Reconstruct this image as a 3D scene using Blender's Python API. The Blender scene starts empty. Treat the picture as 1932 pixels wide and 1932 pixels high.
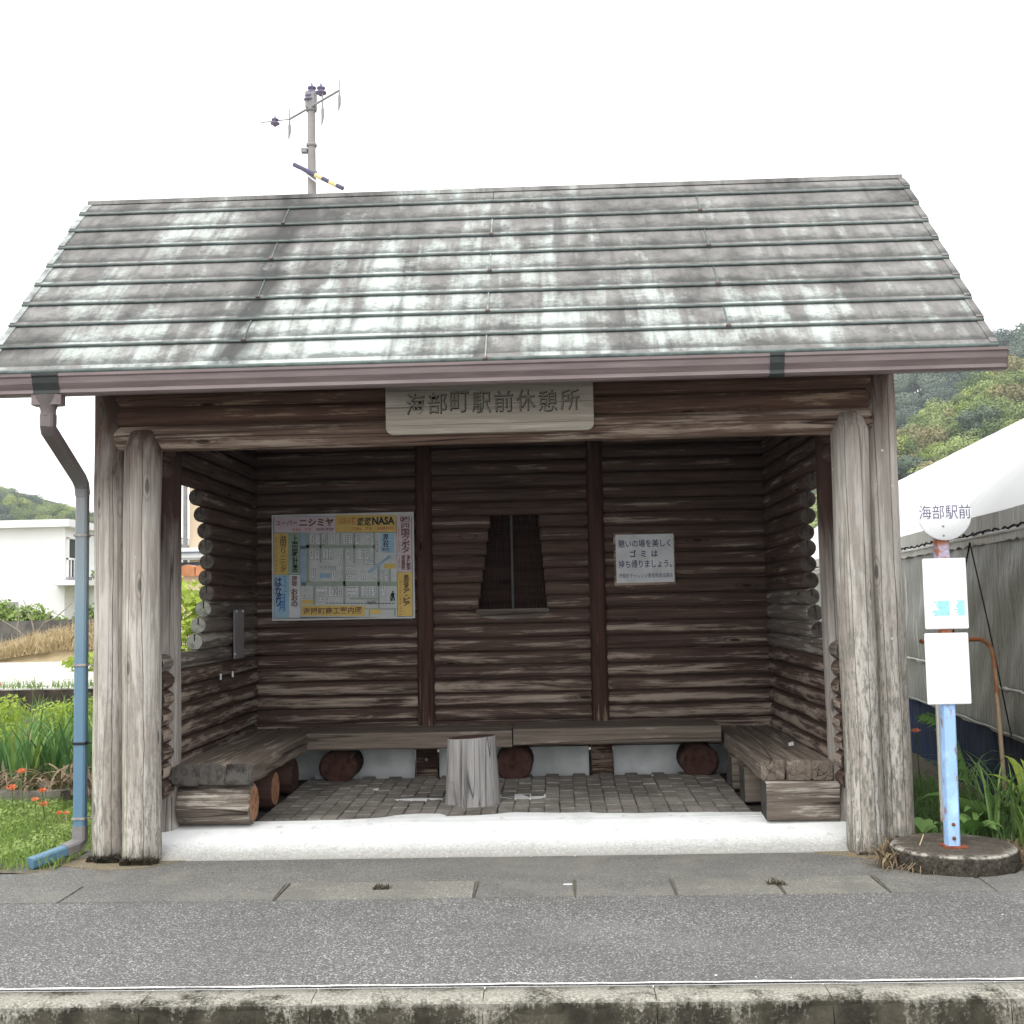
import bpy, bmesh, math, random
import numpy as np
from mathutils import Vector, Matrix, noise as mnoise

# ------------------------------------------------------------------ camera, world, sun, exposure
SC = bpy.context.scene
COL = SC.collection
R_ = math.radians
f_px, pitch, roll, yaw = 2208.45, 0.0785, 0.0212, -0.03346
CAM = Vector((0.3527, -7.1737, 1.5))
F = Vector((math.sin(yaw) * math.cos(pitch), math.cos(yaw) * math.cos(pitch), math.sin(pitch)))
R0 = Vector((math.cos(yaw), -math.sin(yaw), 0))
U0 = R0.cross(F)
RX = R0 * math.cos(roll) - U0 * math.sin(roll)
UX = R0 * math.sin(roll) + U0 * math.cos(roll)
cd = bpy.data.cameras.new("camera")
cam = bpy.data.objects.new("camera", cd)
COL.objects.link(cam)
cd.sensor_fit = 'HORIZONTAL'
cd.sensor_width = 36.0
cd.lens = f_px / 1932 * 36
cd.clip_start, cd.clip_end = 0.05, 4000
mw = Matrix((RX, UX, -F)).transposed().to_4x4()
mw.translation = CAM
cam.matrix_world = mw
SC.camera = cam

SUN_EL, SUN_AZ = R_(58), R_(214)          # azimuth from +Y towards +X
world = bpy.data.worlds.new("World")
SC.world = world
world.use_nodes = True
wn = world.node_tree
for n in list(wn.nodes):
    wn.nodes.remove(n)
sky = wn.nodes.new("ShaderNodeTexSky")
sky.sky_type = 'NISHITA'
sky.sun_disc = False
sky.sun_elevation = SUN_EL
sky.sun_rotation = SUN_AZ
sky.air_density = 1.0
sky.dust_density = 4.0
sky.ozone_density = 1.0
hsv = wn.nodes.new("ShaderNodeHueSaturation")   # overcast: nearly colourless
hsv.inputs['Saturation'].default_value = 0.12
bg = wn.nodes.new("ShaderNodeBackground")
bg.inputs['Strength'].default_value = 0.10
wo = wn.nodes.new("ShaderNodeOutputWorld")
wn.links.new(sky.outputs[0], hsv.inputs['Color'])
cloud = wn.nodes.new("ShaderNodeMix")            # an even layer of bright cloud over the clear-sky gradient
cloud.data_type = 'RGBA'
cloud.inputs[0].default_value = 0.8
cloud.inputs[7].default_value = (9.6, 9.75, 9.9, 1)
wn.links.new(hsv.outputs[0], cloud.inputs[6])
wn.links.new(cloud.outputs[2], bg.inputs['Color'])
wn.links.new(bg.outputs[0], wo.inputs[0])
sd = bpy.data.lights.new("sun", 'SUN')
sd.energy = 0.6
sd.angle = R_(40)
sd.color = (1.0, 0.97, 0.92)
sun = bpy.data.objects.new("sun", sd)
COL.objects.link(sun)
sdir = Vector((math.sin(SUN_AZ) * math.cos(SUN_EL), math.cos(SUN_AZ) * math.cos(SUN_EL), math.sin(SUN_EL)))
sun.rotation_euler = sdir.to_track_quat('Z', 'Y').to_euler()
sun.location = sdir * 30
SC.view_settings.view_transform = 'Standard'
SC.view_settings.look = 'None'
SC.view_settings.exposure = 1.27
SC.view_settings.gamma = 1.0
SC.view_settings.use_curve_mapping = False
SC.render.engine = 'CYCLES'
SC.cycles.max_bounces = 6

rng = random.Random(11)

# ------------------------------------------------------------------ node helpers
class G:
    """one procedural material"""
    def __init__(s, name, rough=0.85, spec=0.3):
        s.m = bpy.data.materials.new(name)
        s.m.use_nodes = True
        s.nt = s.m.node_tree
        s.b = s.nt.nodes["Principled BSDF"]
        s.b.inputs['Roughness'].default_value = rough
        s.b.inputs['Specular IOR Level'].default_value = spec
        s._tc = None

    def new(s, t, **kw):
        n = s.nt.nodes.new(t)
        for k, v in kw.items():
            setattr(n, k, v)
        return n

    def put(s, sock, v):
        if isinstance(v, bpy.types.NodeSocket):
            s.nt.links.new(v, sock)
        elif isinstance(v, (tuple, list)) and len(v) == 3 and sock.type == 'RGBA':
            sock.default_value = (*v, 1)
        else:
            sock.default_value = v

    def obj(s):
        if s._tc is None:
            s._tc = s.new("ShaderNodeTexCoord")
        return s._tc.outputs['Object']

    def wpos(s):
        return s.new("ShaderNodeNewGeometry").outputs['Position']

    def rand(s):
        return s.new("ShaderNodeObjectInfo").outputs['Random']

    def robj(s, k=37.0):
        """object coordinates shifted by a random amount per object"""
        a = s.new("ShaderNodeVectorMath", operation='ADD')
        s.put(a.inputs[0], s.obj())
        m = s.math('MULTIPLY', s.rand(), k)
        c = s.new("ShaderNodeCombineXYZ")
        for i in range(3):
            s.put(c.inputs[i], m)
        s.put(a.inputs[1], c.outputs[0])
        return a.outputs[0]

    def xyz(s, v):
        n = s.new("ShaderNodeSeparateXYZ")
        s.put(n.inputs[0], v)
        return n.outputs

    def map(s, v, scale, rot=(0, 0, 0)):
        n = s.new("ShaderNodeMapping")
        s.put(n.inputs['Vector'], v)
        n.inputs['Scale'].default_value = scale
        n.inputs['Rotation'].default_value = rot
        return n.outputs[0]

    def noise(s, v, scale=1.0, detail=4.0, rough=0.55, dist=0.0, out=0):
        n = s.new("ShaderNodeTexNoise")
        s.put(n.inputs['Vector'], v)
        n.inputs['Scale'].default_value = scale
        n.inputs['Detail'].default_value = detail
        n.inputs['Roughness'].default_value = rough
        n.inputs['Distortion'].default_value = dist
        return n.outputs[out]

    def vor(s, v, scale=1.0, feature='F1', out='Distance'):
        n = s.new("ShaderNodeTexVoronoi", feature=feature)
        s.put(n.inputs['Vector'], v)
        n.inputs['Scale'].default_value = scale
        return n.outputs[out]

    def ramp(s, fac, stops, interp='LINEAR'):
        n = s.new("ShaderNodeValToRGB")
        cr = n.color_ramp
        cr.interpolation = interp
        while len(cr.elements) < len(stops):
            cr.elements.new(0.5)
        for e, (p, c) in zip(cr.elements, stops):
            e.position = p
            e.color = (c, c, c, 1) if isinstance(c, (int, float)) else (*c, 1)
        s.put(n.inputs[0], fac)
        return n.outputs[0]

    def mix(s, fac, a, b, mode='MIX'):
        n = s.new("ShaderNodeMix", data_type='RGBA', blend_type=mode)
        s.put(n.inputs[0], fac)
        s.put(n.inputs[6], a)
        s.put(n.inputs[7], b)
        return n.outputs[2]

    def math(s, op, a, b=0.0, clamp=False):
        n = s.new("ShaderNodeMath", operation=op, use_clamp=clamp)
        s.put(n.inputs[0], a)
        s.put(n.inputs[1], b)
        return n.outputs[0]

    def mr(s, v, a, b, c=0.0, d=1.0):
        n = s.new("ShaderNodeMapRange")
        s.put(n.inputs[0], v)
        for i, x in enumerate((a, b, c, d)):
            n.inputs[i + 1].default_value = x
        return n.outputs[0]

    def col(s, c):
        s.put(s.b.inputs['Base Color'], c)
        return s

    def bump(s, h, strength=0.4, dist=0.01):
        n = s.new("ShaderNodeBump")
        n.inputs['Strength'].default_value = strength
        n.inputs['Distance'].default_value = dist
        s.put(n.inputs['Height'], h)
        s.nt.links.new(n.outputs[0], s.b.inputs['Normal'])
        return s


def flat(name, c, rough=0.6, vary=0.12, scale=8.0, spec=0.3, bumpy=0.0):
    """a plain surface with a little dirt and unevenness"""
    spec = 0.06 if rough >= 0.85 else spec
    g = G(name, rough, spec)
    n = g.noise(g.robj(), scale, 5, 0.6)
    lo = tuple(x * (1 - vary) for x in c)
    hi = tuple(min(1, x * (1 + vary)) for x in c)
    g.col(g.ramp(n, [(0.3, lo), (0.7, hi)]))
    if bumpy:
        g.bump(n, bumpy, 0.005)
    return g.m


def wood(name, dark, mid, light, wear=(0.56, 0.66), zwear=None, top=None, moss=None,
         crack=0.5, grain=26.0, rough=0.85, lichen=0.0, groove=None, splits=0.0, algae=False):
    """timber whose grain runs along the object's own X axis"""
    g = G(name, rough, 0.06)
    v = g.robj()
    o = g.xyz(g.obj())
    fine = g.noise(g.map(v, (1.0, grain, grain)), 1.0, 5, 0.68, 0.15)
    hair = g.noise(g.map(v, (3.5, grain * 3.2, grain * 3.2)), 1.0, 3, 0.6)
    patch = g.noise(g.map(v, (0.9, 6, 6)), 1.6, 6, 0.66, 0.5)
    kn = g.vor(g.map(v, (1.7, 6.0, 6.0)), 1.0)
    base = g.ramp(g.math('ADD', g.math('MULTIPLY', fine, 0.7), g.math('MULTIPLY', hair, 0.3)), [(0.32, dark), (0.66, mid)])
    w = g.math('ADD', patch, g.math('MULTIPLY', g.math('SUBTRACT', fine, 0.5), 0.75))
    w = g.math('ADD', w, g.math('MULTIPLY', g.math('SUBTRACT', hair, 0.5), 0.30))
    if groove:                                    # groove shade painted in by less wear; the proud face is rubbed paler
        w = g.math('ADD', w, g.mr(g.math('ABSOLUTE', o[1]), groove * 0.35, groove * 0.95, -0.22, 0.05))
    if zwear:                                     # hands, feet and splashes wear the lower logs
        z = g.xyz(g.wpos())[2]
        w = g.math('ADD', w, g.mr(z, zwear[0], zwear[1], zwear[2], zwear[3]))
    m = g.mr(w, wear[0], wear[1])
    c = g.mix(m, base, g.mix(g.math('ADD', g.math('MULTIPLY', fine, 0.5), g.math('MULTIPLY', hair, 0.5)), tuple(min(1, x * 1.15) for x in light), tuple(x * 0.55 for x in light)))
    if top:                                       # protected end keeps its brown stain
        t = g.math('ADD', o[0], g.math('MULTIPLY', g.math('SUBTRACT', patch, 0.5), 1.6))
        c = g.mix(g.mr(t, top[0], top[1]), c, g.mix(fine, top[2], tuple(q * 0.55 for q in top[2])))
    if moss:
        mo = g.noise(g.map(v, (5, 22, 22)), 2.2, 6, 0.75)
        mm = g.math('MULTIPLY', g.mr(mo, 0.47, 0.58), g.mr(o[0], moss[0], moss[1], 1, 0), True)
        c = g.mix(g.math('MULTIPLY', mm, moss[3]), c, moss[2])
    if algae:
        al = g.math('MULTIPLY', g.mr(g.math('ABSOLUTE', g.math('SUBTRACT', o[2], 0.075)), 0.0, 0.035, 1, 0), g.mr(patch, 0.42, 0.6), True)
        c = g.mix(g.math('MULTIPLY', al, g.mr(o[0], 1.1, 1.8, 0.3, 0)), c, (0.40, 0.42, 0.20))
    cr = g.noise(g.map(v, (0.14, 7, 7)), 1.0, 2, 0.45, 0.0)
    line = g.mr(g.math('ABSOLUTE', g.math('SUBTRACT', cr, 0.5)), 0.0, 0.008, 0.45 if splits else 1.0, 0)
    if splits:                                    # one or two long drying splits down the outer face
        wob = g.math('MULTIPLY', g.math('SUBTRACT', g.noise(g.map(v, (0.7, 0.01, 0.01)), 1.0, 4, 0.6), 0.5), 0.07)
        for k, (c0, wd) in enumerate(((-0.035, 0.0022), (0.048, 0.0016))):
            d = g.math('ABSOLUTE', g.math('SUBTRACT', g.math('SUBTRACT', o[2], c0), wob if k == 0 else g.math('MULTIPLY', wob, -0.7)))
            sp = g.math('MULTIPLY', g.mr(d, wd * 0.4, wd, splits, 0), g.mr(o[1], -0.02, -0.03, 0, 1), True)
            line = g.math('MAXIMUM', line, sp)
    c = g.mix(g.math('MULTIPLY', line, crack, True), c, tuple(x * 0.3 for x in dark))
    ring = g.math('MULTIPLY', g.mr(g.math('ABSOLUTE', g.math('SUBTRACT', kn, 0.15)), 0.0, 0.03, 1, 0), 0.45)
    c = g.mix(ring, c, tuple(x * 0.6 for x in dark))
    c = g.mix(g.math('MULTIPLY', g.mr(kn, 0.06, 0.10, 1, 0), 0.85), c, tuple(x * 0.4 for x in dark))
    if lichen:
        l = g.vor(g.map(v, (7, 7, 7)), 1.0)
        c = g.mix(g.mr(l, 0.05, 0.07, lichen, 0), c, (0.62, 0.63, 0.58))
    g.col(c)
    g.bump(g.math('SUBTRACT', g.math('ADD', g.math('ADD', fine, g.math('MULTIPLY', hair, 0.4)), g.math('MULTIPLY', patch, 0.4)), g.math('MULTIPLY', line, 1.2)), 0.7, 0.006)
    return g.m


def endgrain(name, dark, light):
    g = G(name, 0.9, 0.05)
    o = g.obj()
    x = g.xyz(o)
    r = g.math('SQRT', g.math('ADD', g.math('POWER', x[1], 2.0), g.math('POWER', x[2], 2.0)))
    n = g.noise(g.robj(), 18, 4, 0.6)
    ring = g.math('SINE', g.math('ADD', g.math('MULTIPLY', r, 620.0), g.math('MULTIPLY', n, 5.0)))
    c = g.mix(g.mr(ring, -1, 1), dark, light)
    c = g.mix(g.mr(n, 0.45, 0.7), c, tuple(q * 0.6 for q in dark))
    g.col(c)
    g.bump(n, 0.4, 0.004)
    return g.m


M = {}
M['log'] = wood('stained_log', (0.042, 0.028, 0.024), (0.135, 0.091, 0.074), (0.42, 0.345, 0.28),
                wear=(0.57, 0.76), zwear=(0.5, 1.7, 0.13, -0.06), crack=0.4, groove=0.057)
M['log_end'] = endgrain('log_end', (0.03, 0.025, 0.022), (0.10, 0.086, 0.075))
M['log_end_half_lit'] = endgrain('log_end_half_lit', (0.05, 0.043, 0.038), (0.15, 0.132, 0.116))
M['log_end_lit'] = endgrain('log_end_lit', (0.16, 0.17, 0.14), (0.42, 0.43, 0.38))
M['log_grey'] = wood('weathered_log', (0.08, 0.065, 0.055), (0.22, 0.19, 0.165), (0.42, 0.39, 0.35), crack=0.5)
M['column'] = wood('red_brown_column', (0.034, 0.019, 0.016), (0.098, 0.055, 0.044), (0.32, 0.24, 0.185),
                   wear=(0.66, 0.78), zwear=(0.5, 1.3, 0.16, -0.05))
M['post_l'] = wood('silvered_post', (0.27, 0.235, 0.20), (0.455, 0.415, 0.37), (0.63, 0.59, 0.535),
                   wear=(0.46, 0.60), top=(2.0, 2.65, (0.115, 0.072, 0.055)),
                   moss=(0.1, 1.5, (0.15, 0.145, 0.12), 0.75), crack=1.0, grain=30, lichen=0.25, splits=1.0, algae=True)
M['post_r'] = wood('mossy_silvered_post', (0.27, 0.235, 0.20), (0.45, 0.41, 0.365), (0.62, 0.58, 0.525),
                   wear=(0.46, 0.60), top=(2.25, 2.85, (0.14, 0.09, 0.07)),
                   moss=(0.9, 2.1, (0.14, 0.145, 0.115), 0.8), crack=1.0, grain=30, lichen=0.8, splits=1.0)
M['post_in'] = wood('inner_post', (0.17, 0.145, 0.125), (0.36, 0.33, 0.30), (0.52, 0.49, 0.45), wear=(0.5, 0.64), top=(1.3, 2.0, (0.075, 0.045, 0.036)), crack=0.9)
M['beam'] = wood('brown_beam', (0.048, 0.027, 0.021), (0.155, 0.092, 0.067), (0.36, 0.26, 0.18),
                 wear=(0.57, 0.68), crack=0.5)
M['beam_low'] = wood('worn_beam', (0.085, 0.055, 0.042), (0.22, 0.15, 0.115), (0.42, 0.335, 0.27),
                     wear=(0.50, 0.62), crack=1.0)
M['bench'] = wood('bench_wood', (0.085, 0.068, 0.056), (0.23, 0.19, 0.155), (0.40, 0.34, 0.28), wear=(0.58, 0.72), crack=0.8)
M['sill_wood'] = wood('sill_wood', (0.06, 0.05, 0.042), (0.16, 0.135, 0.115), (0.28, 0.25, 0.215), wear=(0.5, 0.7), crack=0.8)
M['bench_end'] = endgrain('bench_end', (0.05, 0.046, 0.042), (0.135, 0.125, 0.112))
M['support'] = wood('bench_log', (0.07, 0.056, 0.047), (0.21, 0.175, 0.145), (0.56, 0.51, 0.44), wear=(0.52, 0.66), crack=0.9)
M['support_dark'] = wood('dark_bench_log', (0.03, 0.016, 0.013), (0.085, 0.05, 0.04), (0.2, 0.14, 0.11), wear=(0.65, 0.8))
M['end_orange'] = endgrain('fresh_log_end', (0.26, 0.13, 0.075), (0.44, 0.25, 0.15))
M['end_dark'] = endgrain('painted_log_end', (0.045, 0.022, 0.018), (0.085, 0.045, 0.036))
M['stump'] = wood('grey_stump', (0.215, 0.205, 0.198), (0.35, 0.335, 0.325), (0.50, 0.485, 0.465), wear=(0.5, 0.75), crack=1.0, grain=30)
M['stump_top'] = endgrain('stump_top', (0.07, 0.043, 0.034), (0.125, 0.08, 0.065))
M['sign_wood'] = wood('sign_wood', (0.30, 0.262, 0.215), (0.54, 0.485, 0.405), (0.68, 0.63, 0.55), wear=(0.55, 0.7), crack=0.5, grain=34)
M['sign_letter'] = flat('sign_letter', (0.26, 0.245, 0.20), 0.9, 0.3, 40)
M['letter_shade_kerf'] = flat('letter_shade_kerf', (0.025, 0.021, 0.018), 0.95, 0.4, 60)  # painted shadow edge of the sign characters; also the saw slits in log ends
M['shutter'] = wood('dark_shutter', (0.018, 0.011, 0.010), (0.045, 0.028, 0.024), (0.10, 0.07, 0.06), wear=(0.62, 0.8), crack=0.3)
M['plinth'] = flat('white_foundation', (0.66, 0.68, 0.68), 0.9, 0.18, 5, bumpy=0.3)


def mat_roof():
    g = G('roof_patina', 0.85, 0.06)
    p = g.obj()
    x = g.xyz(p)
    big = g.noise(g.map(p, (1.1, 0.75, 0.7)), 1.3, 4, 0.55)
    streak = g.noise(g.map(p, (8.5, 0.55, 0.5)), 1.0, 4, 0.6)
    fine = g.noise(p, 36, 4, 0.7)
    mid = g.noise(g.map(p, (5, 3, 2.8)), 1.2, 5, 0.65)
    row = g.noise(g.map(p, (6.0, 2.0, 2.0)), 1.1, 3, 0.6)
    base = g.ramp(g.math('ADD', g.math('MULTIPLY', mid, 0.6), g.math('MULTIPLY', big, 0.4)),
                  [(0.34, (0.088, 0.085, 0.081)), (0.48, (0.190, 0.183, 0.174)), (0.64, (0.30, 0.292, 0.276))])
    k = g.math('ADD', g.math('MULTIPLY', big, 0.62), g.math('MULTIPLY', streak, 0.38))
    k = g.math('ADD', k, g.math('MULTIPLY', g.math('SUBTRACT', row, 0.5), 0.22))
    k = g.math('ADD', k, g.mr(x[1], 0.85, -0.6, -0.05, 0.045))          # wetter, greener towards the eave
    k = g.math('ADD', k, g.mr(g.math('ABSOLUTE', g.math('ADD', x[0], 0.5)), 0.0, 2.8, 0.035, -0.05))
    k = g.math('ADD', k, g.math('MULTIPLY', g.math('SUBTRACT', fine, 0.5), 0.16))
    c = g.mix(g.mr(k, 0.50, 0.61, 0, 0.85), base, (0.50, 0.55, 0.515))
    d = g.math('ADD', g.math('MULTIPLY', g.noise(g.map(p, (7.0, 0.4, 0.36)), 1.5, 4, 0.62), 0.7), g.math('MULTIPLY', mid, 0.3))
    c = g.mix(g.mr(d, 0.54, 0.68, 0, 0.7), c, (0.085, 0.08, 0.083))
    # a run of black algae down one old seam
    st = g.math('ADD', x[0], g.math('ADD', 1.44, g.math('MULTIPLY', g.math('SUBTRACT', big, 0.5), 0.35)))
    c = g.mix(g.math('MULTIPLY', g.mr(g.math('ABSOLUTE', st), 0.05, 0.17, 0.95, 0), g.mr(mid, 0.30, 0.48), True), c, (0.07, 0.068, 0.066))
    # grime that gathers in a ragged band above every lap
    q = g.math('DIVIDE', g.math('ADD', x[1], 0.409), 0.1725)
    fr = g.math('FRACT', g.math('ADD', q, 8.0))
    nb = g.noise(g.map(p, (9, 12, 12)), 1.0, 4, 0.7)
    band = g.math('ADD', g.mr(fr, 0.06, 0.80, 1, 0), g.math('MULTIPLY', g.math('SUBTRACT', nb, 0.5), 1.5))
    c = g.mix(g.mr(band, 0.5, 1.0, 0, 0.72), c, (0.06, 0.065, 0.062))
    g.col(c)
    g.bump(g.math('ADD', mid, g.math('MULTIPLY', fine, 0.4)), 0.18, 0.01)
    return g.m


M['roof'] = mat_roof()
M['bead'] = flat('verdigris_edge', (0.115, 0.14, 0.13), 0.6, 0.35, 14)
M['verge'] = flat('pale_verge', (0.30, 0.32, 0.305), 0.85, 0.5, 12)
M['under'] = wood('roof_board', (0.04, 0.025, 0.02), (0.09, 0.06, 0.045), (0.15, 0.1, 0.08))
M['joint'] = flat('rusty_joint', (0.16, 0.12, 0.11), 0.8, 0.5, 20)


def mat_gutter():
    g = G('gutter_plastic', 0.45, 0.4)
    n = g.noise(g.map(g.obj(), (1, 12, 12)), 3, 5, 0.6)
    g.col(g.ramp(n, [(0.3, (0.135, 0.10, 0.098)), (0.7, (0.21, 0.165, 0.16))]))
    return g.m


M['gutter'] = mat_gutter()
M['gutter_dark'] = flat('dark_bracket', (0.035, 0.04, 0.038), 0.6, 0.3)


def mat_pipe():
    g = G('downpipe_plastic', 0.5, 0.35)
    z = g.xyz(g.wpos())[2]
    n = g.noise(g.map(g.wpos(), (20, 20, 3)), 1.4, 5, 0.6)
    t = g.math('ADD', z, g.math('MULTIPLY', g.math('SUBTRACT', n, 0.5), 0.35))
    c = g.ramp(g.mr(t, 0.0, 2.7), [(0.0, (0.10, 0.20, 0.29)), (0.42, (0.13, 0.23, 0.31)), (0.62, (0.22, 0.29, 0.33)),
                                    (0.80, (0.24, 0.25, 0.25)), (0.90, (0.15, 0.125, 0.12))])
    g.col(g.mix(g.mr(n, 0.6, 0.75, 0, 0.5), c, (0.32, 0.40, 0.46)))
    return g.m


M['pipe'] = mat_pipe()
M['steel'] = flat('dull_steel', (0.32, 0.30, 0.27), 0.55, 0.3, 30)
M['black'] = flat('black_plastic', (0.02, 0.02, 0.022), 0.5, 0.2)
M['seam_strip'] = flat('seam_strip', (0.075, 0.078, 0.07), 0.8, 0.25)
M['plate'] = flat('grey_plate', (0.20, 0.19, 0.19), 0.5, 0.15)


def mat_asphalt(name, lo, mid, hi, hix=0.5, tint=None):
    g = G(name, 0.95, 0.06)
    p = g.wpos()
    sp = g.vor(p, 165, out='Color')
    spv = g.xyz(sp)[0]
    big = g.noise(p, 1.1, 5, 0.6)
    f = g.noise(p, 130, 3, 0.7)
    c = g.ramp(spv, [(0.0, lo), (0.5, mid), (0.86, hi), (0.95, (hix, hix, hix * 0.97))])
    c = g.mix(g.math('MULTIPLY', g.mr(f, 0.4, 0.65), 0.6), c, lo)
    c = g.mix(g.mr(big, 0.35, 0.65, 0.0, 0.45), c, tuple(x * 0.62 for x in mid))
    wide = g.noise(g.map(p, (0.5, 1.3, 1)), 0.9, 4, 0.6)
    c = g.mix(g.mr(wide, 0.50, 0.68, 0, 0.32), c, tuple(min(1, x * 1.5) for x in mid))
    if tint:
        t = g.noise(p, 2.6, 5, 0.65)
        c = g.mix(g.mr(t, tint[0], tint[1], 0, 0.6), c, tint[2])
    g.col(c)
    g.bump(g.math('ADD', spv, f), 0.5, 0.004)
    return g.m


M['asphalt'] = mat_asphalt('worn_asphalt', (0.097, 0.094, 0.091), (0.172, 0.167, 0.162), (0.278, 0.271, 0.262), 0.60)
M['apron'] = mat_asphalt('old_concrete_apron', (0.125, 0.121, 0.112), (0.192, 0.186, 0.172), (0.262, 0.255, 0.238), 0.42, (0.5, 0.66, (0.245, 0.235, 0.20)))
M['edging'] = mat_asphalt('buried_edging', (0.175, 0.17, 0.148), (0.26, 0.25, 0.215), (0.335, 0.325, 0.285), 0.48, (0.46, 0.60, (0.155, 0.15, 0.138)))
M['road'] = mat_asphalt('road_asphalt', (0.03, 0.03, 0.03), (0.06, 0.06, 0.06), (0.12, 0.12, 0.12), 0.3)
M['stain'] = mat_asphalt('ochre_stain', (0.16, 0.135, 0.09), (0.255, 0.215, 0.145), (0.33, 0.29, 0.21), 0.42, (0.5, 0.62, (0.36, 0.22, 0.08)))


def mat_kerb():
    g = G('kerb_concrete', 0.95, 0.04)
    p = g.wpos()
    x = g.xyz(p)
    f = g.noise(p, 80, 5, 0.75)
    b = g.noise(p, 7, 5, 0.65)
    c = g.ramp(f, [(0.3, (0.185, 0.175, 0.145)), (0.52, (0.315, 0.30, 0.255)), (0.72, (0.52, 0.505, 0.45))])
    t = g.noise(g.map(p, (4, 4, 0.8)), 1.3, 6, 0.75)
    z = g.math('ADD', x[2], g.math('MULTIPLY', g.math('SUBTRACT', t, 0.5), 0.20))
    z = g.math('ADD', z, g.math('MULTIPLY', g.math('SUBTRACT', f, 0.5), 0.06))
    c = g.mix(g.mr(z, 0.002, -0.030, 0, 0.95), c, g.mix(g.mr(g.math('ADD', g.math('MULTIPLY', t, 0.6), g.math('MULTIPLY', f, 0.4)), 0.52, 0.62), g.mix(g.mr(b, 0.4, 0.62), (0.020, 0.018, 0.013), (0.065, 0.058, 0.042)), (0.24, 0.225, 0.185)))
    g.col(c)
    g.bump(f, 0.7, 0.006)
    return g.m


M['kerb'] = mat_kerb()
M['mortar'] = flat('white_mortar', (0.72, 0.70, 0.66), 0.9, 0.25, 40)
M['dark_joint'] = flat('dark_joint', (0.13, 0.115, 0.09), 0.95, 0.3, 30)


def mat_white_slab():
    g = G('pale_cement', 0.9, 0.25)
    p = g.wpos()
    x = g.xyz(p)
    b = g.noise(p, 3.0, 6, 0.65)
    f = g.noise(p, 60, 5, 0.75)
    c = g.ramp(b, [(0.3, (0.70, 0.71, 0.70)), (0.55, (0.86, 0.87, 0.86))])
    e = g.math('ADD', x[1], g.math('MULTIPLY', g.math('SUBTRACT', f, 0.5), 0.25))
    c = g.mix(g.mr(e, 0.12, -0.05, 0, 0.9), c, (0.27, 0.26, 0.232))
    d = g.noise(p, 9.0, 5, 0.7)
    c = g.mix(g.mr(d, 0.58, 0.70, 0, 0.5), c, (0.36, 0.36, 0.34))
    g.col(c)
    g.bump(f, 0.25, 0.003)
    return g.m


M['slab'] = mat_white_slab()


def mat_paver():
    g = G('dirty_paver', 0.95, 0.06)
    p = g.wpos()
    f = g.noise(p, 45, 5, 0.7)
    b = g.noise(p, 2.1, 5, 0.6)
    r = g.rand()
    c = g.mix(r, (0.25, 0.232, 0.205), (0.37, 0.345, 0.305))
    c = g.mix(g.mr(b, 0.42, 0.60, 0, 0.7), c, (0.13, 0.115, 0.10))
    c = g.mix(g.mr(f, 0.35, 0.75, 0, 0.6), c, (0.09, 0.08, 0.07))
    h = g.noise(g.map(p, (7, 40, 10)), 1.2, 5, 0.7)
    c = g.mix(g.mr(h, 0.5, 0.66, 0, 0.55), c, (0.35, 0.33, 0.29))
    g.col(c)
    g.bump(f, 0.6, 0.005)
    return g.m


M['paver'] = mat_paver()
M['soil'] = flat('dry_soil', (0.16, 0.14, 0.11), 1.0, 0.45, 20, bumpy=0.8)
M['dark_soil'] = flat('dark_soil', (0.06, 0.05, 0.038), 1.0, 0.5, 18, bumpy=0.8)
M['grime'] = flat('joint_grime', (0.09, 0.082, 0.07), 1.0, 0.4, 30)


def leafmat(name, a, b, scale=1.2, trans=0.25):
    g = G(name, 0.7, 0.25)
    n = g.noise(g.robj(), scale, 3, 0.6)
    rv = g.math('ADD', g.math('MULTIPLY', n, 0.6), g.math('MULTIPLY', g.rand(), 0.4))
    c = g.ramp(rv, [(0.3, a), (0.72, b)])
    g.col(c)
    if trans:
        t = g.new("ShaderNodeBsdfTranslucent")
        g.put(t.inputs[0], c)
        mx = g.new("ShaderNodeMixShader")
        mx.inputs[0].default_value = trans
        out = g.nt.nodes["Material Output"]
        g.nt.links.new(g.b.outputs[0], mx.inputs[1])
        g.nt.links.new(t.outputs[0], mx.inputs[2])
        g.nt.links.new(mx.outputs[0], out.inputs[0])
    return g.m


M['grass'] = leafmat('grass_blades', (0.16, 0.27, 0.05), (0.3, 0.42, 0.11), 2.0)
M['grass_dark'] = leafmat('dark_grass', (0.09, 0.17, 0.05), (0.24, 0.38, 0.12), 2.0)
M['clover'] = leafmat('clover', (0.17, 0.27, 0.06), (0.36, 0.45, 0.15), 3.0)
M['iris'] = leafmat('iris_leaf', (0.065, 0.16, 0.05), (0.17, 0.32, 0.1), 3.0)
M['dry'] = leafmat('dry_leaf', (0.13, 0.09, 0.055), (0.32, 0.245, 0.155), 3.0, 0.1)
M['straw'] = leafmat('straw', (0.40, 0.31, 0.17), (0.66, 0.55, 0.34), 3.0, 0.15)
M['lime'] = leafmat('lime_leaf', (0.27, 0.38, 0.05), (0.52, 0.62, 0.13), 3.0, 0.35)
M['dock'] = leafmat('dock_leaf', (0.12, 0.24, 0.06), (0.28, 0.44, 0.14), 3.0)
M['bush'] = leafmat('bush_leaf', (0.1, 0.18, 0.05), (0.28, 0.38, 0.11), 1.5)
M['twig'] = flat('grey_twig', (0.26, 0.22, 0.18), 0.9, 0.3)
M['moss'] = leafmat('dark_moss', (0.035, 0.03, 0.02), (0.09, 0.075, 0.05), 6.0, 0)
M['poppy'] = leafmat('poppy_petal', (0.70, 0.16, 0.06), (0.82, 0.28, 0.14), 6.0, 0.3)
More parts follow.
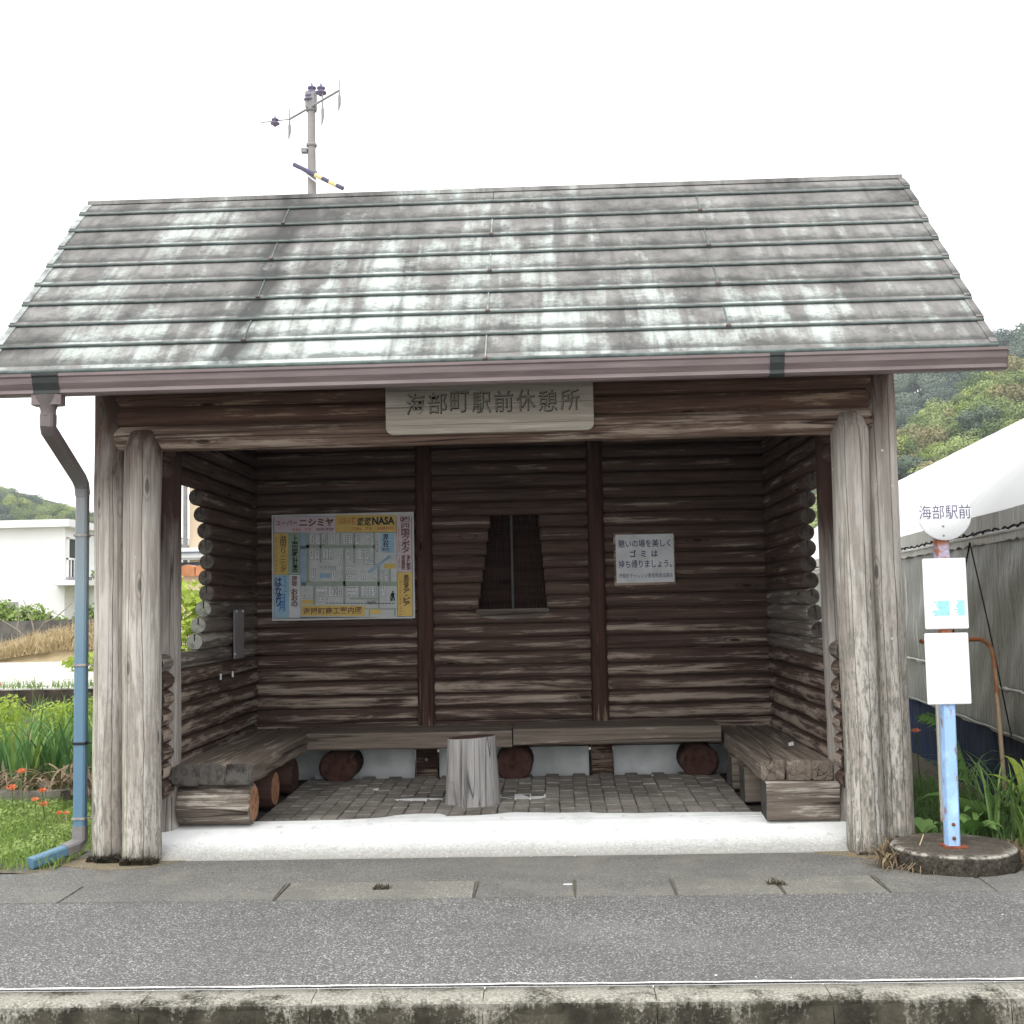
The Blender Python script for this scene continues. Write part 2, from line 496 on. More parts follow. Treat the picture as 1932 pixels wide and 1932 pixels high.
M['rose'] = leafmat('rose_petal', (0.62, 0.03, 0.08), (0.75, 0.07, 0.13), 6.0, 0.3)
M['stem'] = flat('green_stem', (0.10, 0.17, 0.05), 0.8, 0.3)
M['tree_mid'] = leafmat('broadleaf_green', (0.12, 0.17, 0.06), (0.31, 0.37, 0.135), 0.35, 0.15)
M['tree_lime'] = leafmat('broadleaf_lime', (0.23, 0.3, 0.07), (0.46, 0.51, 0.15), 0.35, 0.2)
M['tree_brown'] = leafmat('broadleaf_olive', (0.2, 0.19, 0.085), (0.4, 0.35, 0.17), 0.35, 0.15)
M['tree_dark'] = leafmat('conifer_dark', (0.06, 0.09, 0.07), (0.15, 0.19, 0.125), 0.35, 0.05)
M['bark'] = flat('bark', (0.10, 0.08, 0.06), 0.95, 0.3)
M['hill'] = flat('hill_undergrowth', (0.05, 0.065, 0.03), 1.0, 0.4, 0.08)
M['terrain'] = flat('far_ground', (0.15, 0.15, 0.08), 1.0, 0.4, 0.15)
M['gravel'] = flat('white_gravel', (0.56, 0.545, 0.49), 1.0, 0.42, 6.0, bumpy=1.0)
M['block'] = flat('stained_block', (0.10, 0.095, 0.085), 0.95, 0.5, 2.5, bumpy=0.4)
M['dark_wall'] = flat('dark_brown_wall', (0.055, 0.045, 0.036), 0.95, 0.6, 5, bumpy=0.5)
M['block_pale'] = flat('mossy_concrete', (0.25, 0.24, 0.20), 0.95, 0.4, 6, bumpy=0.4)
M['white_wall'] = flat('white_render', (0.80, 0.80, 0.79), 0.85, 0.04, 0.6)
M['white_paint'] = flat('white_paint', (0.82, 0.82, 0.82), 0.5, 0.05, 4)
M['window_dark'] = flat('dark_window', (0.05, 0.055, 0.065), 0.15, 0.2, 1.0, 0.5)
M['shade_grey'] = flat('grey_panel', (0.30, 0.30, 0.29), 0.7, 0.15, 2)
M['beige'] = flat('beige_render', (0.62, 0.50, 0.36), 0.9, 0.08, 1.0)
M['navy'] = flat('dark_blue_metal', (0.06, 0.08, 0.11), 0.4, 0.2, 3)
M['terracotta'] = flat('terracotta_tile', (0.44, 0.19, 0.09), 0.8, 0.3, 4)
M['pole_conc'] = flat('utility_concrete', (0.27, 0.255, 0.245), 0.9, 0.12, 2)
M['porcelain'] = flat('purple_porcelain', (0.16, 0.13, 0.21), 0.5, 0.2)
M['galv'] = flat('galvanised', (0.24, 0.23, 0.23), 0.5, 0.15)
M['yellow'] = flat('faded_yellow', (0.72, 0.62, 0.30), 0.7, 0.15)
M['stripe'] = flat('stripe_black', (0.10, 0.09, 0.15), 0.7, 0.15)
M['rust'] = flat('rust', (0.24, 0.075, 0.04), 0.9, 0.5, 30)


def mat_rusty_pole(name, paint, zlo, zhi, amount=0.5):
    g = G(name, 0.7, 0.3)
    p = g.wpos()
    n = g.noise(g.map(p, (14, 14, 3.0)), 2.0, 6, 0.7)
    z = g.xyz(p)[2]
    k = g.math('ADD', n, g.mr(z, zlo, zhi, 0.0, 0.30))
    c = g.mix(g.mr(k, 0.56, 0.64, 0, 1), paint, (0.33, 0.12, 0.05))
    c = g.mix(g.mr(g.noise(p, 6, 4, 0.6), 0.5, 0.7, 0, amount), c, tuple(x * 1.5 for x in paint))
    g.col(c)
    return g.m


M['bus_pole'] = mat_rusty_pole('blue_pole_paint', (0.33, 0.52, 0.80), 0.9, 1.75, 0.9)
M['bent_pipe'] = mat_rusty_pole('rusty_cream_pipe', (0.50, 0.37, 0.24), 0.6, 1.15, 0.3)
M['thin_pole'] = mat_rusty_pole('white_thin_pole', (0.70, 0.66, 0.58), 3, 4, 0.2)
M['print_black'] = flat('print_black', (0.025, 0.025, 0.035), 0.6, 0.25, 60)
M['print_brown'] = flat('print_brown', (0.15, 0.075, 0.055), 0.6, 0.3, 60)
M['print_red'] = flat('print_red', (0.42, 0.10, 0.07), 0.6, 0.3, 60)
M['print_navy'] = flat('print_navy', (0.06, 0.06, 0.13), 0.6, 0.25, 60)
M['print_blue'] = flat('print_blue', (0.06, 0.20, 0.45), 0.6, 0.2, 60)
M['print_teal'] = flat('print_teal', (0.35, 0.74, 0.78), 0.6, 0.25, 40)
M['bus_letter'] = flat('faded_letter', (0.13, 0.12, 0.20), 0.6, 0.5, 60)
PC = dict(white=(0.70, 0.71, 0.72), pink=(0.66, 0.56, 0.60), yellow=(0.72, 0.53, 0.17), green=(0.34, 0.45, 0.35),
          blue=(0.38, 0.58, 0.72), road=(0.36, 0.42, 0.36), river=(0.33, 0.47, 0.60), ground=(0.58, 0.61, 0.60),
          line=(0.20, 0.21, 0.22), bridge=(0.14, 0.19, 0.23), frame=(0.66, 0.66, 0.66))
for k_, c_ in PC.items():
    M['p_' + k_] = flat('board_' + k_, tuple(x * 0.8 for x in c_), 0.7, 0.12, 10, 0.12)


def mat_tarp(name, a, b, wr=0.5, crease=0.0):
    g = G(name, 0.45, 0.45)
    p = g.obj()
    n = g.noise(p, 1.1, 5, 0.6)
    w = g.noise(g.map(p, (3, 4.0, 1.6), (R_(-35), 0, 0)), 1.6, 4, 0.6, 0.2)
    d = g.noise(g.map(p, (1, 14.0, 1.1), (R_(-32), 0, 0)), 1.0, 3, 0.6, 0.1)
    c = g.ramp(n, [(0.3, a), (0.7, b)])
    if crease:                     # wrinkle light and shade painted in: pale lines on grey, grey on white
        area = g.mr(g.noise(p, 0.9, 3, 0.5), 0.5, 0.62)
        if a[0] > .6:
            area = g.math('MULTIPLY', area, g.mr(g.xyz(p)[2], 2.5, 2.2), True)
        c = g.mix(g.math('MULTIPLY', g.mr(d, 0.60, 0.68, 0, crease), area), c, (0.5, 0.5, 0.47))
    g.col(c)
    g.bump(g.math('ADD', w, g.math('MULTIPLY', d, 0.5)), wr, 0.03)
    return g.m


M['tarp_grey'] = mat_tarp('grey_vinyl', (0.115, 0.125, 0.115), (0.20, 0.21, 0.195), 0.7, 0.9)
M['tarp_band'] = mat_tarp('pale_grey_vinyl', (0.24, 0.24, 0.215), (0.34, 0.34, 0.31), 0.5, 0.5)
M['tarp_white'] = mat_tarp('white_vinyl', (0.82, 0.82, 0.82), (0.90, 0.90, 0.90), 0.35, 0.55)
M['tarp_blue'] = mat_tarp('navy_sheet', (0.004, 0.008, 0.020), (0.008, 0.022, 0.060), 0.8)
M['tarp_blue'].node_tree.nodes['Principled BSDF'].inputs['Roughness'].default_value = 0.8
M['tarp_blue'].node_tree.nodes['Principled BSDF'].inputs['Specular IOR Level'].default_value = 0.12
M['rope'] = flat('black_rope', (0.02, 0.02, 0.02), 0.9, 0.2)
def mat_base():
    g = G('mossy_concrete_base', 0.95, 0.04)
    p = g.wpos()
    f = g.noise(p, 45, 5, 0.75)
    b_ = g.noise(p, 9, 5, 0.65)
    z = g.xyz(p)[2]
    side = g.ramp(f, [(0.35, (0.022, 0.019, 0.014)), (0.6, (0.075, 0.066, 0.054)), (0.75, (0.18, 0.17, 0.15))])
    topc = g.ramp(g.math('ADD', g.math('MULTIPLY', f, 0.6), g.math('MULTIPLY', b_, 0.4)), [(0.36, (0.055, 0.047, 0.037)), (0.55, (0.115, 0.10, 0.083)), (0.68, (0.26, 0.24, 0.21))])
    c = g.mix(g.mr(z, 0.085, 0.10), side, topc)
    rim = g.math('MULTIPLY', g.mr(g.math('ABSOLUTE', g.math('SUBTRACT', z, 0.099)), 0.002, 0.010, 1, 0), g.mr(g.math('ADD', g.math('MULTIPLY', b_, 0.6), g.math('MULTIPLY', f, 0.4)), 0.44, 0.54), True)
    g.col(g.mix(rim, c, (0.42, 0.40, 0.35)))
    g.bump(g.math('ADD', f, b_), 0.8, 0.008)
    return g.m


M['bus_base'] = mat_base()
M['base_rim'] = mat_asphalt('worn_rim', (0.15, 0.14, 0.12), (0.36, 0.34, 0.30), (0.5, 0.48, 0.43), 0.6, (0.45, 0.6, (0.12, 0.11, 0.09)))
M['paper'] = flat('white_paper', (0.75, 0.75, 0.75), 0.9, 0.1)
M['violet'] = flat('pale_violet_bag', (0.52, 0.52, 0.66), 0.7, 0.15)


_g = M['tarp_white'].node_tree
_t = _g.nodes.new("ShaderNodeBsdfTranslucent")
_t.inputs[0].default_value = (0.85, 0.85, 0.85, 1)
_x = _g.nodes.new("ShaderNodeMixShader")
_x.inputs[0].default_value = 0.35
_g.links.new(_g.nodes['Principled BSDF'].outputs[0], _x.inputs[1])
_g.links.new(_t.outputs[0], _x.inputs[2])
_g.links.new(_x.outputs[0], _g.nodes['Material Output'].inputs[0])


# ------------------------------------------------------------------ mesh helpers
class MB:
    def __init__(s):
        s.v, s.f, s.mi, s.sm = [], [], [], []

    def add(s, vs, fs, mi=0, smooth=False):
        o = len(s.v)
        s.v += [tuple(p) for p in vs]
        for f in fs:
            s.f.append(tuple(i + o for i in f))
            s.mi.append(mi)
            s.sm.append(smooth)
        return s

    def box(s, a, b, mi=0, bev=0.0):
        x0, y0, z0 = a
        x1, y1, z1 = b
        if bev <= 0:
            vs = [(x0, y0, z0), (x1, y0, z0), (x1, y1, z0), (x0, y1, z0), (x0, y0, z1), (x1, y0, z1), (x1, y1, z1), (x0, y1, z1)]
            return s.add(vs, [(3, 2, 1, 0), (4, 5, 6, 7), (0, 1, 5, 4), (1, 2, 6, 5), (2, 3, 7, 6), (3, 0, 4, 7)], mi)
        bm = bmesh.new()
        bmesh.ops.create_cube(bm, size=1.0)
        for v in bm.verts:
            v.co = Vector((x0 + (v.co.x + .5) * (x1 - x0), y0 + (v.co.y + .5) * (y1 - y0), z0 + (v.co.z + .5) * (z1 - z0)))
        bmesh.ops.bevel(bm, geom=bm.edges[:] + bm.verts[:], offset=bev, segments=2, affect='EDGES')
        bm.verts.index_update()
        s.add([v.co[:] for v in bm.verts], [tuple(v.index for v in f.verts) for f in bm.faces], mi)
        bm.free()
        return s

    def tube(s, pts, r, seg=8, mi=0, cap=True, smooth=True):
        pts = [Vector(p) for p in pts]
        n = len(pts)
        rs = r if isinstance(r, (list, tuple)) else [r] * n
        o = []
        prev = None
        for i, p in enumerate(pts):
            t = (pts[min(i + 1, n - 1)] - pts[max(i - 1, 0)]).normalized()
            if prev is None:
                a = t.orthogonal().normalized()
            else:
                a = (prev - t * prev.dot(t)).normalized()
            prev = a
            b = t.cross(a)
            o += [p + (a * math.cos(2 * math.pi * k / seg) + b * math.sin(2 * math.pi * k / seg)) * rs[i] for k in range(seg)]
        fs = []
        for i in range(n - 1):
            for k in range(seg):
                fs.append((i * seg + k, i * seg + (k + 1) % seg, (i + 1) * seg + (k + 1) % seg, (i + 1) * seg + k))
        s.add(o, fs, mi, smooth)
        if cap:
            s.add(o[:seg], [tuple(range(seg))[::-1]], mi)
            s.add(o[-seg:], [tuple(range(seg))], mi)
        return s

    def lathe(s, prof, c=(0, 0, 0), seg=16, mi=0, smooth=True):
        o, fs = [], []
        for r, z in prof:
            o += [(c[0] + r * math.cos(2 * math.pi * k / seg), c[1] + r * math.sin(2 * math.pi * k / seg), c[2] + z) for k in range(seg)]
        for i in range(len(prof) - 1):
            for k in range(seg):
                fs.append((i * seg + k, i * seg + (k + 1) % seg, (i + 1) * seg + (k + 1) % seg, (i + 1) * seg + k))
        return s.add(o, fs, mi, smooth)

    def quad(s, a, b, c, d, mi=0):
        return s.add([a, b, c, d], [(0, 1, 2, 3)], mi)

    def prism(s, poly, axis, a, b, mi=0):
        """polygon in the two other axes, extruded along axis from a to b"""
        def p(u, w, t):
            return {'x': (t, u, w), 'y': (u, t, w), 'z': (u, w, t)}[axis]
        n = len(poly)
        vs = [p(u, w, a) for u, w in poly] + [p(u, w, b) for u, w in poly]
        fs = [tuple(range(n)), tuple(range(2 * n - 1, n - 1, -1))]
        fs += [(i, i + n, (i + 1) % n + n, (i + 1) % n) for i in range(n)]
        return s.add(vs, fs, mi)

    def mesh(s, name):
        me = bpy.data.meshes.new(name)
        me.from_pydata(s.v, [], s.f)
        me.polygons.foreach_set('material_index', s.mi)
        me.polygons.foreach_set('use_smooth', s.sm)
        me.update()
        return me

    def build(s, name, mats, parent=None, loc=(0, 0, 0), rot=(0, 0, 0), fix=False):
        me = s.mesh(name)
        if fix:
            bm = bmesh.new()
            bm.from_mesh(me)
            bmesh.ops.recalc_face_normals(bm, faces=bm.faces[:])
            bm.to_mesh(me)
            bm.free()
        return place(name, me, mats, parent, loc, rot)


def place(name, me, mats, parent=None, loc=(0, 0, 0), rot=(0, 0, 0)):
    for m in (mats if isinstance(mats, (list, tuple)) else [mats]):
        me.materials.append(M[m] if isinstance(m, str) else m)
    o = bpy.data.objects.new(name, me)
    COL.objects.link(o)
    if parent:
        o.parent = parent
        w = parent
        q = Vector((0, 0, 0))
        while w:
            q += w.location
            w = w.parent
        o.location = Vector(loc) - q          # all parents are unrotated: plain world offsets
    else:
        o.location = loc
    o.rotation_euler = rot
    return o


def tag(o, label=None, cat=None, group=None, kind=None):
    if label:
        o['label'] = label
    if cat:
        o['category'] = cat
    if group:
        o['group'] = group
    if kind:
        o['kind'] = kind
    return o


def thing(name, label, cat, loc=(0, 0, 0), group=None):
    o = bpy.data.objects.new(name, None)
    o.empty_display_size = 0.1
    COL.objects.link(o)
    o.location = loc
    return tag(o, label, cat, group)


def struct(o):
    o['kind'] = 'structure'
    return o


def log_mb(L, r, seed, seg=14, step=0.16, lip=0.014, taper=0.0, ecc=0.05, flatz=0.0, kerf=False, bend=0.004):
    """an uneven round log from x=0 to x=L; material 0 its side, 1 its ends, 2 the sawn slit"""
    mb = MB()
    n = max(3, int(L / step) + 1)
    xs = [0.0, lip] + [lip + (L - 2 * lip) * i / n for i in range(1, n)] + [L - lip, L]
    o = []
    for i, x in enumerate(xs):
        k = 0.86 if i in (0, len(xs) - 1) else 1.0
        by = mnoise.noise((x * 0.9, seed * 3.1, 0.0)) * bend
        bz = mnoise.noise((x * 0.9, seed * 3.1, 9.0)) * bend
        for j in range(seg):
            a = 2 * math.pi * (j + 0.5) / seg
            q = r * (1 - taper * x / max(L, .01)) * k * (1 + ecc * mnoise.noise((x * 1.7 + seed * 5.3, math.cos(a) * 1.1 + seed, math.sin(a) * 1.1)))
            o.append((x, by + q * math.cos(a), bz + q * math.sin(a) * (1 - flatz)))
    fs = []
    m = len(xs)
    for i in range(m - 1):
        for j in range(seg):
            fs.append((i * seg + j, i * seg + (j + 1) % seg, (i + 1) * seg + (j + 1) % seg, (i + 1) * seg + j))
    mb.add(o, fs, 0, True)
    mb.add(o[:seg], [tuple(range(seg))[::-1]], 1)
    mb.add(o[-seg:], [tuple(range(seg))], 1)
    if kerf:
        for x in (-0.0015, L - 0.0015):
            mb.box((x, -0.004, r * 0.1), (x + 0.003, 0.004, r * 0.9), 2)
    return mb


AX = {'X': (0, 0, 0), 'Y': (0, 0, math.pi / 2), 'Z': (0, -math.pi / 2, 0)}


def log(name, L, r, loc, axis, mats, parent, seed, **kw):
    return log_mb(L, r, seed, **kw).build(name, mats, parent, loc, AX[axis])


def text_mesh(body, x0, y0, x1, y1, depth=0.0, bold=0.0, vertical=False, res=2, shear=0.0):
    """lettering fitted into a rectangle of the XY plane, turned to face -Y with Z up"""
    c = bpy.data.curves.new('lettering', 'FONT')
    c.body = "\n".join(body) if vertical else body
    c.align_x = 'CENTER'
    c.space_line = 0.86 if vertical else 1.0
    c.resolution_u = res
    c.offset = bold
    c.extrude = 0.0
    c.shear = shear
    c.fill_mode = 'FRONT'
    o = bpy.data.objects.new('lettering', c)
    COL.objects.link(o)
    dg = bpy.context.evaluated_depsgraph_get()
    me = bpy.data.meshes.new_from_object(o.evaluated_get(dg))
    bpy.data.objects.remove(o)
    bpy.data.curves.remove(c)
    n = len(me.vertices)
    co = np.zeros(n * 3)
    me.vertices.foreach_get('co', co)
    co = co.reshape(-1, 3)
    a, b = co.min(0), co.max(0)
    sx = (x1 - x0) / max(b[0] - a[0], 1e-6)
    sy = (y1 - y0) / max(b[1] - a[1], 1e-6)
    vs = [(x0 + (p[0] - a[0]) * sx, 0.0, y0 + (p[1] - a[1]) * sy) for p in co]
    fs = [tuple(p.vertices) for p in me.polygons]
    edges = {}
    for f in fs:
        for i in range(len(f)):
            e = (f[i], f[(i + 1) % len(f)])
            edges[tuple(sorted(e))] = edges.get(tuple(sorted(e)), []) + [e]
    bpy.data.meshes.remove(me)
    mb = MB()
    mb.add(vs, fs)
    if depth:
        o0 = len(mb.v)
        mb.v += [(p[0], p[1] + depth, p[2]) for p in vs]
        for k, l in edges.items():
            if len(l) == 1:
                i, j = l[0]
                mb.f.append((j, i, i + o0, j + o0))
                mb.mi.append(0)
                mb.sm.append(False)
    return mb


def blades(n, region, h, w, lean, seed, z0=0.0, curl=0.5, hvar=0.5):
    """n grass blades; region(u, v) -> (x, y, z) and keeps its own outline"""
    r = np.random.default_rng(seed)
    V, Fc = [], []
    P = np.array([region(a, b) for a, b in r.random((n, 2))])
    H = h * (1 - hvar + 2 * hvar * r.random(n) ** 1.3)
    A = r.random(n) * 2 * np.pi
    Ln = lean * r.random(n)
    B = r.random(n) * 2 * np.pi
    d = np.stack([np.cos(A), np.sin(A), 0 * A], 1)
    s = np.stack([np.cos(B), np.sin(B), 0 * B], 1) * (w / 2)
    up = np.array([0, 0, 1.0])
    m1 = P + up * (H * 0.55)[:, None] + d * (H * Ln * 0.35)[:, None]
    tip = P + up * (H * (1 - curl * Ln * 0.5))[:, None] + d * (H * Ln)[:, None]
    V = np.concatenate([P - s, P + s, m1 - s * .8, m1 + s * .8, tip], 0)
    i = np.arange(n)
    Fc = np.concatenate([np.stack([i, i + n, i + 3 * n, i + 2 * n], 1)], 0)
    T = np.stack([i + 2 * n, i + 3 * n, i + 4 * n], 1)
    mb = MB()
    mb.v = [tuple(v) for v in V.tolist()]
    mb.f = [tuple(x) for x in Fc.tolist()] + [tuple(x) for x in T.tolist()]
    mb.mi = [0] * (2 * n)
    mb.sm = [False] * (2 * n)
    return mb


def leafcloud(mb, n, lobes, size, seed, mi=0, shell=0.55, up=0.35):
    """n leaf quads spread through a set of ellipsoid lobes (cx,cy,cz,rx,ry,rz)"""
    r = np.random.default_rng(seed)
    vol = np.array([l[3] * l[4] + l[4] * l[5] for l in lobes])
    pick = r.choice(len(lobes), n, p=vol / vol.sum())
    L = np.array(lobes)[pick]
    d = r.normal(size=(n, 3))
    d /= np.linalg.norm(d, axis=1)[:, None]
    rad = shell + (1.06 - shell) * r.random(n) ** 0.6
    c = L[:, :3] + d * L[:, 3:] * rad[:, None]
    nn = d + r.normal(size=(n, 3)) * (0.55 if shell < 0.7 else 0.32) + np.array([0, 0, up])
    nn /= np.linalg.norm(nn, axis=1)[:, None]
    a = np.cross(nn, r.normal(size=(n, 3)))
    a /= np.linalg.norm(a, axis=1)[:, None]
    b = np.cross(nn, a)
    sz = size * (0.6 + 0.8 * r.random(n))
    a = a * sz[:, None]
    b = b * (sz * 0.6)[:, None]
    V = np.concatenate([c - a, c - b * .9 + a * .1, c + a, c + b * .9 + a * .1], 0)
    o = len(mb.v)
    i = np.arange(n) + o
    mb.v += [tuple(v) for v in V.tolist()]
    mb.f += [tuple(x) for x in np.stack([i, i + n, i + 2 * n, i + 3 * n], 1).tolist()]
    mb.mi += [mi] * n
    mb.sm += [False] * n
    return mb


# ------------------------------------------------------------------ ground, road, kerb, sidewalk
def sheet(name, x0, y0, x1, y1, z, mat, nx=1, ny=1, jit=0.0):
    mb = MB()
    for j in range(ny + 1):
        for i in range(nx + 1):
            mb.v.append((x0 + (x1 - x0) * i / nx, y0 + (y1 - y0) * j / ny, z + rng.uniform(-jit, jit)))
    for j in range(ny):
        for i in range(nx):
            a = j * (nx + 1) + i
            mb.f.append((a, a + 1, a + nx + 2, a + nx + 1))
            mb.mi.append(0)
            mb.sm.append(True)
    return mb.build(name, mat)


struct(sheet('ground', -680, 0.9, 680, 680, -0.03, 'terrain'))
struct(sheet('verge_soil', -14, -0.34, -2.62, 2.3, -0.002, 'soil', 60, 20, 0.012))
struct(sheet('yard_soil', 2.45, -0.30, 14, 9.0, 0.0, 'dark_soil', 60, 50, 0.012))
struct(sheet('back_yard', -14, 2.3, 2.45, 9.3, -0.012, 'soil'))
struct(sheet('road', -40, -14, 40, -2.60, -0.20, 'road'))
road_gutter = MB().box((-40, -3.1, -0.3), (40, -2.70, -0.19)).build('road_gutter', 'kerb')
struct(road_gutter)

walk = struct(sheet('sidewalk', -40, -2.438, 40, -1.045, 0.0, 'asphalt'))
apron = struct(sheet('apron', -40, -1.045, 40, 1.0, -0.002, 'apron'))
# buried edging stones between asphalt and apron, patchily worn clear
for (x0, x1, sk0, sk1) in [(-3.35, -2.26, 0, 0), (-2.24, -1.135, .02, .02), (-1.115, -0.10, .02, .0), (-0.085, 0.425, 0, 0), (0.435, 0.94, 0, 0),
                           (0.955, 1.49, 0, 0), (1.505, 2.02, 0, 0), (2.035, 2.55, 0, 0), (2.565, 3.4, 0, 0)]:
    mb = MB()
    mb.prism([(x0, -1.04), (x1, -1.04), (x1 - 0.01, -0.68), (x0 + 0.01, -0.68)], 'z', -0.05, 0.004)
    mb.build('edging_stone', 'edging' if x0 in (-1.115, 0.955, 1.505) else 'apron', apron)
for x in (-1.125, -0.0925, 0.43, 0.9475, 1.4975, 2.0275):
    MB().box((x - 0.0035, -1.04, -0.02), (x + 0.0035, -0.68, 0.0048)).build('stone_joint', 'dark_joint', apron)


kerb = struct(MB().box((-40, -2.60, -0.32), (40, -2.428, -0.012)).build('kerb', 'kerb'))
mb = MB()
y_, pts = -2.43, []
for i in range(161):
    x = -4 + 8 * i / 160
    pts.append((x, y_ + 0.006 * mnoise.noise((x * 3, 0, 0)), 0.008 + 0.003 * mnoise.noise((x * 9, 2, 0))))
o_ = len(mb.v)
for p in pts:
    w_ = 0.008 + 0.006 * mnoise.noise((p[0] * 4, 7, 0))
    mb.v += [(p[0], p[1] - w_, p[2]), (p[0], p[1] + w_, p[2])]
for i in range(160):
    mb.f.append((2 * i, 2 * i + 2, 2 * i + 3, 2 * i + 1))
    mb.mi.append(0)
    mb.sm.append(True)
mb.build('mortar_line', 'mortar', kerb)
x = -1.27 - 0.66 * 6
k_ = 0
while x < 6:
    mb = MB()
    L = 0.656
    rows = []
    nx = 14
    for i in range(nx + 1):
        xx = x + L * i / nx
        e = 0.012 * mnoise.noise((xx * 2.3, 1, 0)) + 0.012 * mnoise.noise((xx * 11, 4, 0))
        f2 = 0.010 * mnoise.noise((xx * 7, 6, 0))
        prof = [(-2.441, -0.1), (-2.441, 0.0), (-2.51, 0.001), (-2.565 + e, -0.003), (-2.588 + e, -0.012 + f2 * .4), (-2.602 + e, -0.034 + f2), (-2.612 + f2, -0.10), (-2.618, -0.22)]
        rows.append([(xx, y, z) for y, z in prof])
    nP = len(rows[0])
    vs = [p for r in rows for p in r]
    fs = [(i * nP + j, (i + 1) * nP + j, (i + 1) * nP + j + 1, i * nP + j + 1) for i in range(nx) for j in range(nP - 1)]
    mb.add(vs, fs, 0, True)
    mb.add(rows[0], [tuple(range(nP))], 0)
    mb.add(rows[-1], [tuple(range(nP))[::-1]], 0)
    o = mb.build('kerb_stone', 'kerb', kerb, fix=True)
    x += 0.66
    k_ += 1

# weeds and chips on the walk
for (x, y, lab) in [(-0.60, -0.83, 'small dark weed tuft in the edging crack left of centre on the pavement'),
                    (1.49, -0.85, 'small dark weed tuft in the edging joint towards the bus stop')]:
    t = blades(60, lambda a, b, x=x, y=y: (x + (a - .5) * .09, y + (b - .5) * .05, 0.002), 0.022, 0.010, 1.6, int(x * 100) + 900)
    tag(t.build('weed', 'moss'), lab, 'weed', 'weeds on the pavement')
tag(MB().box((0.37, -0.80, 0.003), (0.42, -0.787, 0.008), 0, 0.002).build('litter_strip', 'paper'),
    'thin white litter strip lying on the pavement edging', 'litter')

# ------------------------------------------------------------------ the shelter floor
floor = MB()
prof = [(-0.06, -0.04), (-0.055, 0.004), (-0.025, 0.026), (0.05, 0.058), (0.15, 0.094), (0.25, 0.123), (0.34, 0.1385), (0.44, 0.139), (0.50, 0.118), (0.56, 0.112), (0.56, -0.04)]
floor.prism(prof, 'x', -2.16, 2.16)
floor.box((-2.3, 0.56, -0.04), (2.3, 2.62, 0.112))
floor = struct(floor.build('shelter_floor', ['slab', 'grime'], fix=True))
for p in floor.data.polygons:
    if p.index >= len(prof) + 2:
        p.material_index = 1
# pavers: 0.1 x 0.2 m, staggered
pm = []
for k in range(4):
    b = MB().box((-0.050, -0.110, -0.03), (0.050, 0.110, 0.03), 0, 0.004)
    me = b.mesh('paver')
    me.materials.append(M['paver'])
    pm.append(me)
npv = 0
i = 0
x = -1.55
while x < 1.6:
    y = 0.43 + (0.112 if i % 2 else 0.0)
    while y < 2.0:
        if not (y > 1.9 and abs(x) > 3):
            o = bpy.data.objects.new('paver', pm[rng.randrange(4)])
            COL.objects.link(o)
            o.parent = floor
            o.location = (x + rng.uniform(-.003, .003), y + 0.1 + rng.uniform(-.003, .003), 0.104 + 0.024 * min(1, max(0, (y - .4) / 1.4)) + rng.uniform(-.002, .002))
            o.rotation_euler = (rng.uniform(-.01, .01), rng.uniform(-.01, .01), rng.uniform(-.015, .015))
            npv += 1
        y += 0.224
    x += 0.1035
    i += 1


def blob(name, outline, z, th, mat, parent, seed):
    mb = MB()
    n = len(outline)
    top = [(x + 0.012 * mnoise.noise((x * 9, y * 9, seed)), y + 0.012 * mnoise.noise((x * 9, y * 9, seed + 5)), z - (0.009 if seed == 1 and y < 0.365 else 0)) for x, y in outline]
    bot = [(x, y, z - th) for x, y, _ in top]
    mb.add(top + bot, [tuple(range(n))] + [(i, i + n, (i + 1) % n + n, (i + 1) % n) for i in range(n)])
    return mb.build(name, mat, parent, fix=True)


# smeared cement running back over the front pavers
front = [(-1.95, 0.36), (-1.6, 0.40), (-1.25, 0.405), (-1.0, 0.43), (-0.80, 0.47), (-0.71, 0.56), (-0.55, 0.60), (-0.42, 0.59), (-0.37, 0.50), (-0.2, 0.51), (-0.06, 0.545),
         (0.05, 0.60), (0.22, 0.585), (0.40, 0.55), (0.54, 0.565), (0.66, 0.52), (0.85, 0.50), (1.1, 0.51), (1.35, 0.50), (1.62, 0.48), (1.98, 0.45), (1.98, 0.36), (-1.98, 0.33)]
fine_ = []
for a, b in zip(front, front[1:] + front[:1]):
    for t in range(4):
        fine_.append((a[0] + (b[0] - a[0]) * t / 4, a[1] + (b[1] - a[1]) * t / 4))
blob('cement_smear', fine_, 0.1440, 0.05, 'slab', floor, 1)
for (cx, cy, rx, ry, s) in [(-0.62, 1.16, 0.16, 0.05, 2), (0.12, 1.22, 0.20, 0.11, 3)]:
    blob('cement_patch', [(cx + rx * math.cos(a) * (1 + .2 * math.sin(3 * a)), cy + ry * math.sin(a)) for a in [2 * math.pi * k / 20 for k in range(20)]], 0.1455, 0.03, 'slab', floor, s)

# ochre stains round the post feet
for (cx, sx, nm) in [(-2.28, 1, 0), (2.28, -1, 1)]:
    pts = [(cx + 0.38 * math.cos(a) * (1 + .12 * math.sin(4 * a + nm)), -0.05 + 0.20 * math.sin(a) * (1 + .15 * math.sin(3 * a))) for a in [2 * math.pi * k / 28 for k in range(28)]]
    blob('ground_stain', pts, 0.003, 0.02, 'stain', apron, 20 + nm)

# ------------------------------------------------------------------ the log shelter
sh = thing('log_shelter', 'open log cabin bus shelter with a streaked grey-green metal roof', 'bus shelter', (0, 1.0, 0))
EX = [M['log'], M['log_end'], M['letter_shade_kerf']]
